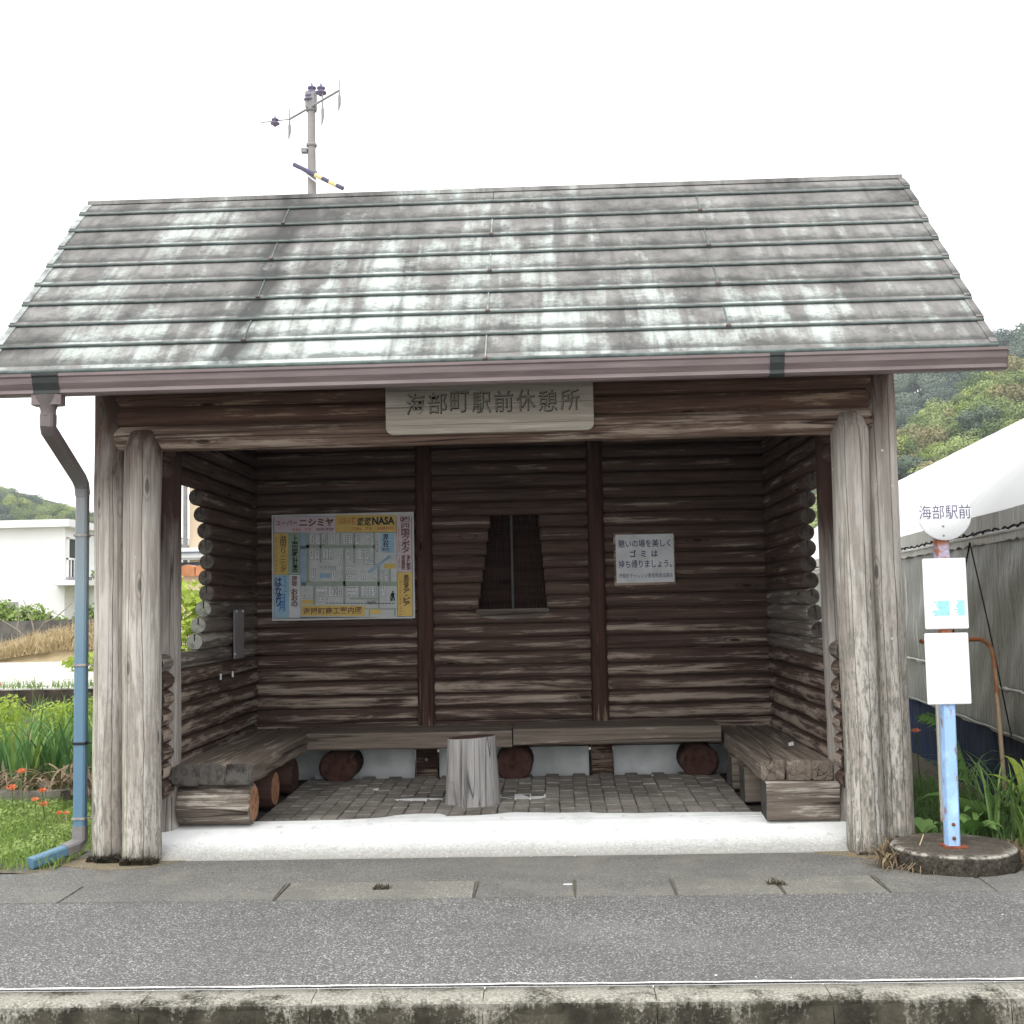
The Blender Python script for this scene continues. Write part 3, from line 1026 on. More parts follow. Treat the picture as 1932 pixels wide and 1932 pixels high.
# foundation
MB().box((-2.0, 2.41, 0.09), (-0.80, 2.52, 0.345)).box((-0.6, 2.41, 0.09), (0.61, 2.52, 0.345)).box((0.81, 2.41, 0.09), (2.0, 2.52, 0.345)).build('foundation', 'plinth', sh)
MB().box((-2.2, 0.25, 0.0), (-2.08, 2.52, 0.335)).box((2.08, 0.25, 0.0), (2.2, 2.52, 0.335)).box((-2.2, 2.525, 0), (2.2, 2.56, .3)).build('side_foundation', 'block', sh)
ROWS = [0.39 + 0.112 * i for i in range(23)]
KR = 1.00539


def roof_z(y):
    return 4.4157 - KR * abs(0.922 - y)


seed = 1
# back wall: three bays of logs between two columns, a shuttered window in the middle bay
WZ0, WZ1 = 1.465, 2.235
for i, z in enumerate(ROWS):
    for (x0, x1) in [(-2.125, -0.758), (-0.632, 0.652), (0.776, 2.125)]:
        seed += 1
        r = 0.0585 + rng.uniform(-.003, .0025)
        if x0 == -0.632 and WZ0 - 0.03 < z < WZ1 + 0.01:
            t = (z - WZ0) / (WZ1 - WZ0)
            xl = -0.262 + t * 0.12
            xr = 0.303 - t * 0.058
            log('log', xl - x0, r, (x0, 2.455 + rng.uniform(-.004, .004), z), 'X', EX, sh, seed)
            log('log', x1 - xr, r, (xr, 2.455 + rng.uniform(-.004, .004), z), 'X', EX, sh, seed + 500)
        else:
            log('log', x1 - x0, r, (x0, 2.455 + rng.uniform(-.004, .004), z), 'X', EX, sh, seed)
ck = MB()  # strips added to stop light leaking between the back wall logs
for i in range(len(ROWS) - 1):
    zc = (ROWS[i] + ROWS[i + 1]) / 2
    for (x0, x1) in [(-2.10, -0.70), (-0.70, 0.71), (0.71, 2.10)]:
        if x0 == -0.70 and WZ0 - 0.06 < zc < WZ1 + 0.04:
            ck.box((x0, 2.445, zc - .022), (-0.30, 2.47, zc + .022)).box((0.34, 2.445, zc - .022), (x1, 2.47, zc + .022))
        else:
            ck.box((x0, 2.445, zc - .022), (x1, 2.47, zc + .022))
tag(ck.build('light_seal', 'log', sh), kind='stuff')
for cx in (-0.695, 0.713):
    log('column', 2.75, 0.074, (cx, 2.425, 0.10), 'Z', ['column', 'log_end'], sh, 60 + cx, taper=0.06)
    foot = MB().box((cx - 0.085, 2.33, 0.10), (cx + 0.085, 2.40, 0.40), 0, 0.008)
    foot.build('column_foot', 'column', sh)
    MB().lathe([(0, 0), (0.014, 0.0), (0.012, 0.008), (0, 0.010)], (0, 0, 0), 8).build('bolt', 'steel', sh, (cx, 2.33, 0.27), (math.pi / 2, 0, 0))
# window shutter
win = thing('window', None, None)
win.parent = sh
win.location = Vector((0.02, 2.47, WZ0)) - Vector((0, 1.0, 0))
for side in (-1, 1):
    mb = MB()
    if side < 0:
        xb0, xb1, xt0, xt1 = -0.30, 0.015, -0.20, 0.015
    else:
        xb0, xb1, xt0, xt1 = 0.035, 0.34, 0.035, 0.29
    nseg = 22
    vs = []
    for k in range(nseg + 1):
        a = k / nseg
        dy = 0.006 * (1 if k % 2 else -1)
        vs += [(xb0 + (xb1 - xb0) * a, 2.50 + dy, WZ0 - .02), (xt0 + (xt1 - xt0) * a, 2.50 + dy, WZ1 + .03)]
    mb.add(vs, [(2 * k, 2 * k + 2, 2 * k + 3, 2 * k + 1) for k in range(nseg)], 0, False)
    mb.build('shutter', 'shutter', win)
MB().box((0.014, 2.475, WZ0), (0.029, 2.497, WZ1)).build('mullion', 'seam_strip', win)
MB().box((-0.31, 2.52, WZ0 - .06), (0.35, 2.54, WZ1 + .06)).build('shutter_backing', 'black', win)
mb = MB()
sp_ = [(-0.268, 1.463), (0.308, 1.463), (0.322, 1.445), (0.310, 1.42), (0.25, 1.395), (0.14, 1.380), (-0.10, 1.378), (-0.21, 1.395), (-0.27, 1.42), (-0.282, 1.445)]
mb.prism(sp_, 'y', 2.385, 2.46)
mb.build('window_sill', 'sill_wood', win, fix=True)
# side walls with the stepped openings
YL = {8: .89, 9: .97, 10: 1.10, 11: 1.16, 12: 1.155, 13: 1.15, 14: 1.16, 15: 1.11, 16: 1.02, 17: 0.91}
YR = {8: .78, 9: .90, 10: .975, 11: 1.01, 12: 1.03, 13: 1.025, 14: 1.06, 15: 1.00, 16: 0.965, 17: 0.82}
for side, YE in ((-1, YL), (1, YR)):
    for i, z in enumerate(ROWS):
        seed += 1
        r = 0.0595 + rng.uniform(-.003, .0025)
        xx = side * (2.132 + rng.uniform(-.004, .004))
        if i in YE:
            ends = (M['log_end_lit'] if i <= 10 else M['log_end_half_lit'] if i <= 14 else M['log_end']) if side < 0 else M['log_end' if i > 10 else 'log_end_half_lit']  # end tones carry the light: paler lit lower rows, darker shaded upper ones
            log('log', 2.47 - YE[i], r, (xx, YE[i], z), 'Y', [M['log'] if i > 10 else M['log_grey'], ends, M['letter_shade_kerf']], sh, seed, kerf=True)
            # near stub on the other side of the opening's post is left out: the opening runs to the post
        else:
            y0 = 0.10 + rng.uniform(-.01, .01)
            mats = [M['log_grey'] if i == 7 else M['log'], M['log_end'], M['letter_shade_kerf']]
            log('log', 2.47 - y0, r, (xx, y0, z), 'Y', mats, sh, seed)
    ck = MB()  # same added strips, keeping light out between the side wall logs
    for i in range(len(ROWS) - 1):
        zc = (ROWS[i] + ROWS[i + 1]) / 2
        ya_ = max(YE.get(i, 0.12), YE.get(i + 1, 0.12)) + 0.03
        ck.box((side * 2.132 - .012, ya_, zc - .022), (side * 2.132 + .012, 2.46, zc + .022))
    tag(ck.build('light_seal', 'log', sh), kind='stuff')
    # gable above
    z = ROWS[-1] + 0.112
    while z < 4.30:
        seed += 1
        ya, yb = 0.922 - (4.36 - z) / KR, 0.922 + (4.36 - z) / KR
        ya, yb = max(ya, 0.10), min(yb, 2.45)
        if yb - ya > 0.1:
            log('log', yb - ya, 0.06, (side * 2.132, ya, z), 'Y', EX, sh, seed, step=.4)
        z += 0.112
    log('opening_post', 2.75, 0.098, (side * 2.145, 0.33, 0.09), 'Z', ['post_in', 'log_end'], sh, 80 + side, taper=0.05)
# front beams and the logs above them
for i, (z, r, m_) in enumerate([(2.575, 0.083, 'beam_low'), (2.705, 0.074, 'beam'), (2.835, 0.076, 'beam'), (2.965, 0.075, 'beam'), (3.095, 0.075, 'beam'), (3.22, 0.075, 'beam'), (3.33, .07, 'beam')]):
    log('beam', 4.66, r, (-2.345, 0.0 + (0.0 if i == 0 else 0.008), z), 'X', [m_, 'log_end'], sh, 100 + i, lip=0.03, seg=18)
# the four front posts; inner ones are coped round the lowest beam
for (x, r, top, m_, s) in [(-2.386, 0.108, 3.30, 'post_l', 1), (2.372, 0.105, 3.30, 'post_r', 4)]:
    log('post', top, r, (x, 0.03, 0.0), 'Z', [m_, 'log_end'], sh, 120 + s * 7, seg=22, ecc=0.07, bend=0.010, step=.1)
for (x, r, top, m_, s) in [(-2.168, 0.114, 2.62, 'post_l', 2), (2.172, 0.110, 2.62, 'post_r', 3)]:
    mb = log_mb(top, r, 120 + s * 7, seg=22, ecc=0.07, bend=0.010, step=.1)
    # shoulder the top back to a tongue in front of the beam
    vs = []
    for (a, b, c) in mb.v:
        if a > 2.50:
            t = (a - 2.50) / 0.12
            c2 = c * (1 - 0.38 * t * t)
            b2 = b * (1 - 0.38 * t * t)
            vs.append((a, b2, c2))
        else:
            vs.append((a, b, c))
    mb.v = vs
    mb.build('post', [m_, 'log_end'], sh, (x, -0.045, 0.0), AX['Z'])

# roof: laps of metal sheet on boards
roof = MB()
e0, zz = -0.66, 0.035
roof.add([(-2.86, e0, roof_z(e0) - zz), (2.82, e0, roof_z(e0) - zz), (2.82, .922, 4.4157 - zz), (-2.86, .922, 4.4157 - zz)], [(0, 1, 2, 3)])
roof.add([(-2.86, 2.60, roof_z(2.60) - zz), (2.82, 2.60, roof_z(2.60) - zz), (2.82, .922, 4.4157 - zz), (-2.86, .922, 4.4157 - zz)], [(3, 2, 1, 0)])
roof.box((-2.86, e0 + 0.06, roof_z(e0) - .055), (2.82, e0 + 0.085, roof_z(e0) - .02))
roof = roof.build('roof', 'under', sh)
LN = [-0.60, -0.409, -0.236, -0.064, 0.108, 0.2825, 0.457, 0.63, 0.805, 0.918]
XL, XR = -2.915, 2.868
nrm = Vector((0, -KR, 1)).normalized()


def rp(x, y, off):
    return Vector((x, y, roof_z(y))) + nrm * off


for i in range(9):
    y0, y1 = LN[i], LN[i + 1]
    js = {0: [0.0], 1: [-1.435, 1.41]}[i % 2]
    if i == 8:
        js = [0.0]
    xs = [XL] + js + [XR]
    for a, b in zip(xs, xs[1:]):
        mb = MB()
        nx = max(4, int((b - a) / 0.25))
        g = 0.0018
        vs = []
        for k in range(nx + 1):
            x = a + g + (b - a - 2 * g) * k / nx
            wob = 0.0035 * mnoise.noise((x * 2.1, i * 3.3, 0))
            vs += [rp(x, y0 - 0.004, 0.0), rp(x, y0 - 0.004, 0.022 + wob), rp(x, (y0 + y1) / 2, 0.013 + wob * .8), rp(x, y1 + 0.004, 0.003)]
        fs = []
        for k in range(nx):
            for j in range(3):
                fs.append((4 * k + j, 4 * k + 4 + j, 4 * k + 5 + j, 4 * k + 1 + j))
        mb.add(vs, fs, 0, False)
        mb.build('roof_panel', 'roof', roof, fix=False)
    for x in js:
        if i < 8:
            MB().tube([rp(x, y0, 0.024), rp(x, y1 - 0.005, 0.008)], 0.005, 6).build('panel_seam', 'verge' if i % 2 == 0 else 'bead', roof)
            MB().lathe([(0, 0), (0.016, 0), (0.012, 0.008), (0, 0.012)], (0, 0, 0), 8).build('seam_clip', 'joint', roof, rp(x, y0 - 0.008, 0.026), (R_(45), 0, 0))
    MB().tube([rp(XL - 0.012 + (XR - XL + 0.022) * k / 24, y0 - 0.006, 0.016 + 0.002 * mnoise.noise((k * 1.1, i, 3))) for k in range(25)], 0.0085 if i else 0.013, 8).build('lap_bead', 'bead', roof)
    # verge caps at both ends
    for xa, xb in ((XL - 0.010, XL + 0.032), (XR - 0.03, XR + 0.012)):
        mb = MB()
        mb.add([rp(xa, y0 + .004, 0.029), rp(xb, y0 + .004, 0.029), rp(xb, y1 - 0.002, 0.010), rp(xa, y1 - 0.002, 0.010), rp(xa, y0 + .004, -0.06), rp(xa, y1 - .002, -0.06), rp(xb, y0 + .004, 0.0), rp(xb, y1 - .002, 0.0)],
               [(0, 1, 2, 3), (4, 0, 3, 5), (1, 6, 7, 2), (0, 4, 6, 1)])
        mb.build('verge_cap', 'verge' if xa < 0 else 'roof', roof)
rc = MB()
for k in range(30):
    xa, xb = XL + (XR - XL) * k / 30, XL + (XR - XL) * (k + 1) / 30
    rc.add([(xa, .905, 4.415), (xb, .905, 4.415), (xb, .915, 4.447), (xa, .915, 4.447), (xa, .935, 4.447), (xb, .935, 4.447), (xa, .96, 4.41), (xb, .96, 4.41)],
           [(0, 1, 2, 3), (3, 2, 5, 4), (4, 5, 7, 6)])
rc.build('ridge_cap', 'roof', roof)
bk = MB()
bk.add([(XL, 2.62, roof_z(2.62)), (XR, 2.62, roof_z(2.62)), (XR, .935, 4.415), (XL, .935, 4.415)], [(3, 2, 1, 0)])
bk.build('back_slope', 'roof', roof)
MB().box((XL, -0.655, 2.846), (XR, -0.60, 2.868)).build('drip_edge', 'bead', roof)

# gutter: a plastic box gutter with rolled lip
gp = [(-0.60, 2.845), (-0.61, 2.76), (-0.635, 2.738), (-0.69, 2.736), (-0.708, 2.748), (-0.704, 2.768), (-0.722, 2.80), (-0.726, 2.832), (-0.735, 2.84), (-0.735, 2.856), (-0.718, 2.858), (-0.716, 2.80), (-0.70, 2.765), (-0.62, 2.765), (-0.606, 2.845)]
gut = MB().prism(gp, 'x', -3.05, 2.886).build('gutter', 'gutter', sh, fix=True)
MB().prism([(y, z) for y, z in [(-0.60, 2.847), (-0.61, 2.76), (-0.635, 2.738), (-0.69, 2.736), (-0.708, 2.748), (-0.722, 2.80), (-0.735, 2.84), (-0.735, 2.856)]], 'x', 2.886, 2.890).build('end_cap', 'gutter', gut, fix=True)
bp = [(y - 0.004 if y < -.65 else y, z - 0.004 if z < 2.80 else z + 0.003) for y, z in gp[:10]] + [(-0.60, 2.860)]
MB().prism(bp, 'x', 1.585, 1.665).build('gutter_bracket', 'gutter_dark', gut, fix=True)
MB().prism(bp, 'x', -2.565, -2.415).build('gutter_outlet', 'gutter_dark', gut, fix=True)
# downpipe
dp = thing('downpipe', None, None)
dp.parent = sh
dp.location = Vector((-2.585, 0.05, 0.0)) - Vector((0, 1.0, 0))


def rect_tube(path, wx, wy):
    """rounded rectangular pipe swept along a path lying mostly in one plane"""
    mb = MB()
    pts = [Vector(p) for p in path]
    n = len(pts)
    rows = []
    for i, p in enumerate(pts):
        t = (pts[min(i + 1, n - 1)] - pts[max(i - 1, 0)]).normalized()
        sx = Vector((1, 0, 0)) if abs(t.x) < 0.9 else Vector((0, 0, 1))
        sx = (sx - t * sx.dot(t)).normalized()
        sy = t.cross(sx)
        c = 0.3
        ring = [(-1, -1 + c), (-1 + c, -1), (1 - c, -1), (1, -1 + c), (1, 1 - c), (1 - c, 1), (-1 + c, 1), (-1, 1 - c)]
        rows += [p + sx * a * wx / 2 + sy * b * wy / 2 for a, b in ring]
    fs = [(i * 8 + k, i * 8 + (k + 1) % 8, (i + 1) * 8 + (k + 1) % 8, (i + 1) * 8 + k) for i in range(n - 1) for k in range(8)]
    mb.add(rows, fs)
    mb.add(rows[:8], [tuple(range(8))[::-1]])
    mb.add(rows[-8:], [tuple(range(8))])
    return mb


rect_tube([(-2.49, -0.68, 2.738), (-2.49, -0.68, 2.71), (-2.49, -0.68, 2.68)], 0.17, 0.09).build('hopper_flange', 'gutter', dp, fix=True)
MB().tube([(-2.49, -0.68, 2.735), (-2.49, -0.68, 2.69), (-2.49, -0.68, 2.655), (-2.49, -0.68, 2.62)], [0.072, 0.058, 0.043, 0.042], 12).build('hopper', 'pipe', dp)
rect_tube([(-2.49, -0.68, 2.63), (-2.49, -0.68, 2.57), (-2.50, -0.65, 2.545), (-2.575, -0.03, 2.335), (-2.583, 0.03, 2.30), (-2.585, 0.05, 2.24)], 0.078, 0.075).build('offset_bend', 'pipe', dp, fix=True)
rect_tube([(-2.585, 0.05, 2.26), (-2.585, 0.05, 0.16)], 0.072, 0.062).build('pipe', 'pipe', dp, fix=True)
rect_tube([(-2.585, 0.05, 0.20), (-2.585, 0.05, 0.115), (-2.60, 0.02, 0.085), (-2.64, -0.05, 0.07)], 0.080, 0.07).build('elbow', 'plate', dp, fix=True)
rect_tube([(-2.63, -0.035, 0.072), (-2.76, -0.25, 0.038)], 0.066, 0.062).build('spout', 'pipe', dp, fix=True)
for z, m_ in ((1.985, 'steel'), (1.18, 'steel'), (0.70, 'black'), (0.245, 'steel')):
    MB().box((-2.627, 0.012, z - 0.008), (-2.543, 0.088, z + 0.008), 0, 0.003).tube([(-2.545, 0.05, z), (-2.47, 0.05, z)], 0.004, 6).build('pipe_clip', m_, dp)
# thin grey plate screwed to the left wall
MB().box((-2.063, 1.615, 1.13), (-2.052, 1.885, 1.50), 0, 0.002).build('wall_plate', 'plate', sh)
for (y, z) in ((1.66, 1.49), (1.84, 1.49), (1.62, 1.17)):
    MB().box((-2.052, y - .008, z - .008), (-2.046, y + .008, z + .008)).build('screw', 'paper', sh)
# paint chips / staples of paper on the left wall
for (y, z) in ((1.30, 1.02), (1.62, 1.02)):
    MB().box((-2.072, y - .012, z - .022), (-2.064, y + .012, z + .022)).build('paper_scrap', 'paper', sh)

# moss tufts round the foot of the left posts
tag(blades(420, lambda a, b: (-2.50 + a ** .7 * 0.46, (-0.085 if a < 0.42 else -0.163) - b * 0.022 + (0.03 if a < .06 or a > .94 else 0), 0.003), 0.045, 0.014, 1.5, 77).build('moss_tuft', 'moss'),
    'dark dried moss at the foot of the left posts', 'moss', kind='stuff')
tag(blades(160, lambda a, b: (2.08 + a * 0.40, (-0.158 if a < .48 else -0.080) - b * 0.018, 0.003), 0.022, 0.010, 1.5, 78).build('moss_fringe', 'moss'),
    'thin dark moss fringe at the foot of the right posts', 'moss', kind='stuff')

# ------------------------------------------------------------------ carved name board on the beams
sg = thing('carved_sign', 'grey wooden board with raised carved characters hung on the front beams', 'sign', (0, -0.10, 2.55))
mb = MB()
pts = []
for (cx, cz, a0) in ((-0.60, 2.875, 90), (-0.60, 2.588, 180), (0.583, 2.588, 270), (0.583, 2.875, 0)):
    for k in range(6):
        a = R_(a0 + 90 * k / 5)
        pts.append((cx + 0.042 * math.cos(a), cz + 0.042 * math.sin(a)))
mb.prism(pts, 'y', -0.125, -0.085)
mb.build('board', 'sign_wood', sg, fix=True)
chars = "海部町駅前休憩所"
for k, ch in enumerate(chars):
    cx = -0.512 + k * (1.075 / 8) + 0.055
    w, h = 0.108, 0.125
    z0 = 2.665 + 0.004 * ((k * 7) % 3)
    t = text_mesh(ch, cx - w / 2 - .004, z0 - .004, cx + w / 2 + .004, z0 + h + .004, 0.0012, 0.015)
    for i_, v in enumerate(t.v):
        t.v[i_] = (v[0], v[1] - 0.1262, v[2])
    t.build('letter_shade', 'letter_shade_kerf', sg)  # dark outline slab painting the shadow round each raised character
    t = text_mesh(ch, cx - w / 2, z0 + .002, cx + w / 2, z0 + h + .002, 0.006, -0.006)
    for i_, v in enumerate(t.v):
        t.v[i_] = (v[0] - 0.0015, v[1] - 0.133, v[2])
    t.build('character', 'sign_letter', sg)

# ------------------------------------------------------------------ benches, stool
def plank(mb, x0, x1, y0, y1, z0, z1, n, along, seed, amp=0.008):
    """rough-sawn timber with uneven edges"""
    L0, L1 = (x0, x1) if along == 'x' else (y0, y1)
    c0, c1 = (y0, y1) if along == 'x' else (x0, x1)
    b = 0.012
    ring = [(c0 + b, z0), (c1 - b, z0), (c1, z0 + b), (c1, z1 - b), (c1 - b, z1), ((c0 + c1) / 2, z1), (c0 + b, z1), (c0, z1 - b), (c0, z0 + b)]
    m = len(ring)
    vs = []
    for i in range(n + 1):
        t = L0 + (L1 - L0) * i / n
        for j, (u, w) in enumerate(ring):
            du = amp * mnoise.noise((t * 2.2, j * 2.7, seed))
            dw = amp * 0.7 * mnoise.noise((t * 2.2, j * 2.7, seed + 30))
            de = amp * mnoise.noise((j * 1.7, i * 9.0, seed + 60)) if i in (0, n) else 0
            vs.append((t + de, u + du, w + dw) if along == 'x' else (u + du, t + de, w + dw))
    fs = [(i * m + j, i * m + (j + 1) % m, (i + 1) * m + (j + 1) % m, (i + 1) * m + j) for i in range(n) for j in range(m)]
    mb.add(vs, fs, 0, False)
    mb.add(vs[:m], [tuple(range(m))[::-1]], 1)
    mb.add(vs[-m:], [tuple(range(m))], 1)
    return mb


def plank_obj(name, x0, x1, y0, y1, z0, z1, along, parent, seed, mats, amp=0.008, n=14):
    """the plank's own X axis follows its grain"""
    mb = MB()
    if along == 'x':
        plank(mb, 0, x1 - x0, y0 - (y0 + y1) / 2, y1 - (y0 + y1) / 2, z0 - (z0 + z1) / 2, z1 - (z0 + z1) / 2, n, 'x', seed, amp)
        return mb.build(name, mats, parent, (x0, (y0 + y1) / 2, (z0 + z1) / 2), fix=True)
    plank(mb, 0, y1 - y0, -(x1 - x0) / 2, (x1 - x0) / 2, z0 - (z0 + z1) / 2, z1 - (z0 + z1) / 2, n, 'x', seed, amp)
    return mb.build(name, mats, parent, ((x0 + x1) / 2, y0, (z0 + z1) / 2), (0, 0, math.pi / 2), fix=True)


BM = ['bench', 'bench_end']
lb = thing('log_bench', 'thick plank bench along the left wall with knotty black front ends', 'bench', (-1.8, 1.2, 0.14), 'benches round the shelter walls')
for k, (a, b) in enumerate([(-2.06, -1.895), (-1.905, -1.73), (-1.742, -1.562)]):
    plank_obj('plank', a, b, 0.20 + 0.012 * k, 2.36, 0.405, 0.535, 'y', lb, 200 + k, BM, 0.024, 26)
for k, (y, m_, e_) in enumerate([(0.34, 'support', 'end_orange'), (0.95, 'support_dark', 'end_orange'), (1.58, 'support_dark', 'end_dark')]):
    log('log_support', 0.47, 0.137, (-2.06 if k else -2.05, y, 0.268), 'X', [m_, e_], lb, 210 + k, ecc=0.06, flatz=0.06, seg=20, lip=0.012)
bb = thing('log_bench', 'long two-plank bench along the back wall behind the stump', 'bench', (0, 2.1, 0.14), 'benches round the shelter walls')
plank_obj('plank', -1.562, 0.014, 1.84, 2.385, 0.412, 0.537, 'x', bb, 220, BM, 0.005)
plank_obj('plank', 0.024, 1.60, 1.84, 2.385, 0.426, 0.549, 'x', bb, 221, BM, 0.005)
for k, x in enumerate((-1.352, 0.020, 1.452)):
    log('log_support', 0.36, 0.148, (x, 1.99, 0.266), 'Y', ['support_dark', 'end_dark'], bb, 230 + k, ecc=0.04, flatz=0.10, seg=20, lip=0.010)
rb = thing('log_bench', 'thick plank bench along the right wall with a cracked pale front end', 'bench', (1.85, 1.2, 0.14), 'benches round the shelter walls')
for k, (a, b) in enumerate([(1.625, 1.775), (1.777, 1.93), (1.932, 2.06)]):
    plank_obj('plank', a, b, 0.27 - 0.01 * k + (0.03 if k == 0 else 0), 2.36, 0.372, 0.495, 'y', rb, 240 + k, ['bench', 'bench'], 0.010, 22)
for k, y in enumerate((0.33, 0.98, 1.55)):
    MB_ = MB()
    plank(MB_, 0, 0.45, -0.115, 0.115, -0.118, 0.118, 6, 'x', 250 + k, 0.012)
    MB_.build('log_support', ['support' if k == 0 else 'bench', 'bench_end'], rb, (1.64 if k == 0 else 1.61, y, 0.252), fix=True)

st = thing('stump_stool', 'grey cracked tree stump used as a stool in the middle of the floor', 'stool', (-0.235, 1.02, 0.13))
mb = MB()
n = 96
H = 0.46
rows = []
levels = [0.0, 0.03, 0.10, 0.18, 0.26, 0.34, 0.42, 0.455, H]
for z in levels:
    rr = 0.194 - 0.026 * (z / H) ** 0.7
    if z == H:
        rr *= 0.975
    for k in range(n):
        a = 2 * math.pi * k / n
        q = rr * (1 + 0.020 * mnoise.noise((math.cos(a) * 1.5, math.sin(a) * 1.5, 5)) + 0.014 * mnoise.noise((math.cos(a) * 3.5, math.sin(a) * 3.5, z * 1.5)))
        # two drying cracks facing the road, and a broken chip at the left foot
        for (ca, w_, dep) in ((R_(246), 0.030, 0.030), (R_(257), 0.026, 0.022), (R_(291), 0.025, 0.010)):
            da = (a - ca - 0.10 * (H - z)) / w_
            q -= dep * math.exp(-da * da)
        ch = math.exp(-((a - R_(222)) / 0.28) ** 2) * max(0, 1 - z / 0.17)
        q -= 0.05 * ch
        tilt = -0.014 * math.cos(a) * (z / H)
        rows.append((z + 0.01 * math.cos(a + .5) * (1 if z == H else z / H), q * math.cos(a), q * math.sin(a)))
m = len(levels)
fs = [(i * n + k, i * n + (k + 1) % n, (i + 1) * n + (k + 1) % n, (i + 1) * n + k) for i in range(m - 1) for k in range(n)]
# local X is the trunk axis: rotate so X -> world Z, (Y,Z) -> (world -?,)
vs = [(a, c, b) for a, b, c in rows]
mb.add(vs, fs, 0, False)
body = mb.build('trunk', ['stump'], st, (-0.235, 1.02, 0.13), (0, -math.pi / 2, math.pi / 2), fix=True)
tp = MB().add([(a, c, b) for a, b, c in rows[-n:]] + [(H, 0, 0)], [(k, (k + 1) % n, n) for k in range(n)]).build('sawn_top', 'stump_top', st, (-0.235, 1.02, 0.130))
for o, keep in ((body, rows), (tp, rows[-n:] + [(H, 0, 0)])):
    o.rotation_euler = AX['Z']
    for v, (a, b, c) in zip(o.data.vertices, keep):
        v.co = (a, c, -b)          # local X up; world x = -local z, world y = local y
    o.data.update()
    bm = bmesh.new()
    bm.from_mesh(o.data)
    bmesh.ops.recalc_face_normals(bm, faces=bm.faces[:])
    bm.to_mesh(o.data)
    bm.free()

tag(MB().add([(-1.55, 2.10, 0.14), (-1.46, 2.06, 0.145), (-1.40, 2.12, 0.15), (-1.42, 2.2, 0.21), (-1.50, 2.22, 0.22), (-1.56, 2.18, 0.19)], [(0, 1, 2, 3, 4, 5)]).build('plastic_bag', 'violet'),
    'crumpled pale violet bag under the back bench by the left corner', 'bag')
for (x, y, lab, k) in [(-1.02, 1.55, 'tiny white paper scrap on the pavers left of the stump', 1), (1.05, 2.02, 'small white tissue on the floor before the back foundation', 2), (1.66, 1.35, 'white paper scrap beside the middle support of the right bench', 3)]:
    tag(MB().add([(x, y, 0.142), (x + .04, y + .01, 0.146), (x + .05, y + .05, 0.16), (x + .01, y + .04, 0.155)], [(0, 1, 2, 3)]).build('paper_scrap', 'paper'), lab, 'litter', 'paper scraps in the shelter')
tag(MB().add([(1.93, 0.95, 0.498), (1.97, 0.97, 0.50), (1.975, 1.02, 0.52), (1.94, 1.01, 0.512)], [(0, 1, 2, 3)]).build('foil_scrap', 'paper'), 'shiny scrap lying on top of the right bench', 'litter')

# ------------------------------------------------------------------ the town map on the back wall
BX0, BX1, BZ0, BZ1, BY = -1.947, -0.775, 1.404, 2.272, 2.383
mp_ = thing('map_board', 'hand painted town map board with coloured shop adverts on the back wall', 'map board', (-1.36, BY, 1.40))


def mp(px, py):
    """a spot on the painted board (units of the sign painter's grid, 0..1810 across)"""
    u = (px - 77 - 8 * (py - 125) / 1355) / 1797
    v = (py - (125 - 47 * u)) / 1356
    return BX0 + u * (BX1 - BX0), BZ1 - v * (BZ1 - BZ0)


def panel(mb, x0, y0, x1, y1, lvl, mi=0):
    y = BY - 0.012 - 0.0012 * lvl
    q = [mp(x0, y1), mp(x1, y1), mp(x1, y0), mp(x0, y0)]
    mb.add([(a, y, b) for a, b in q], [(0, 1, 2, 3)], mi)
    return mb


MB().box((BX0, BY - 0.012, BZ0), (BX1, BY + 0.012, BZ1)).build('board', 'p_frame', mp_)
for a, b in (((BX0, BZ0), (BX1, BZ0 + .012)), ((BX0, BZ1 - .012), (BX1, BZ1)), ((BX0, BZ0 + .012), (BX0 + .012, BZ1 - .012)), ((BX1 - .012, BZ0 + .012), (BX1, BZ1 - .012))):
    MB().box((a[0], BY - 0.020, a[1]), (b[0], BY - 0.0125, b[1])).build('frame', 'p_frame', mp_)
mb = MB()
panel(mb, 96, 135, 1855, 1450, 1)
mb.build('border_line', 'p_line', mp_)
for (nm, r) in [('p_pink', (108, 140, 890, 350)), ('p_yellow', (892, 120, 1655, 340)), ('p_pink', (1662, 112, 1845, 848)), ('p_yellow', (1664, 852, 1848, 1410)),
                ('p_yellow', (108, 358, 284, 890)), ('p_green', (286, 354, 433, 888)), ('p_blue', (108, 894, 294, 1440)), ('p_white', (296, 892, 437, 1438)), ('p_ground', (440, 346, 1658, 1425))]:
    mb = MB()
    panel(mb, *r, 2)
    mb.build('advert_panel' if nm != 'p_ground' else 'town_map', nm, mp_)
mb = MB()
for r in [(440, 505, 1380, 548), (440, 972, 1656, 1030), (512, 350, 552, 985), (980, 550, 1008, 1262), (1110, 350, 1132, 740), (1364, 346, 1386, 770), (1414, 780, 1440, 1312), (598, 1030, 630, 1275), (686, 350, 708, 735),
          (772, 350, 790, 505), (936, 350, 958, 505), (1180, 1030, 1202, 1190), (1065, 1180, 1412, 1202), (1556, 780, 1584, 975), (1245, 1312, 1656, 1330), (1300, 1330, 1316, 1420), (1618, 1330, 1640, 1420)]:
    panel(mb, *r, 3)
mb.add([(a, BY - .0158, b) for a, b in (mp(1364, 750), mp(1386, 740), mp(1440, 800), mp(1420, 812))], [(3, 2, 1, 0)])
mb.build('map_road', 'p_road', mp_)
mb = MB()
panel(mb, 444, 350, 510, 1030, 4)
MB().add([(a, BY - .0168, b) for a, b in (mp(1280, 850), mp(1310, 870), mp(1590, 660), mp(1565, 632))], [(0, 1, 2, 3)]).build('map_canal', 'p_river', mp_)
mb.build('map_river', 'p_river', mp_)
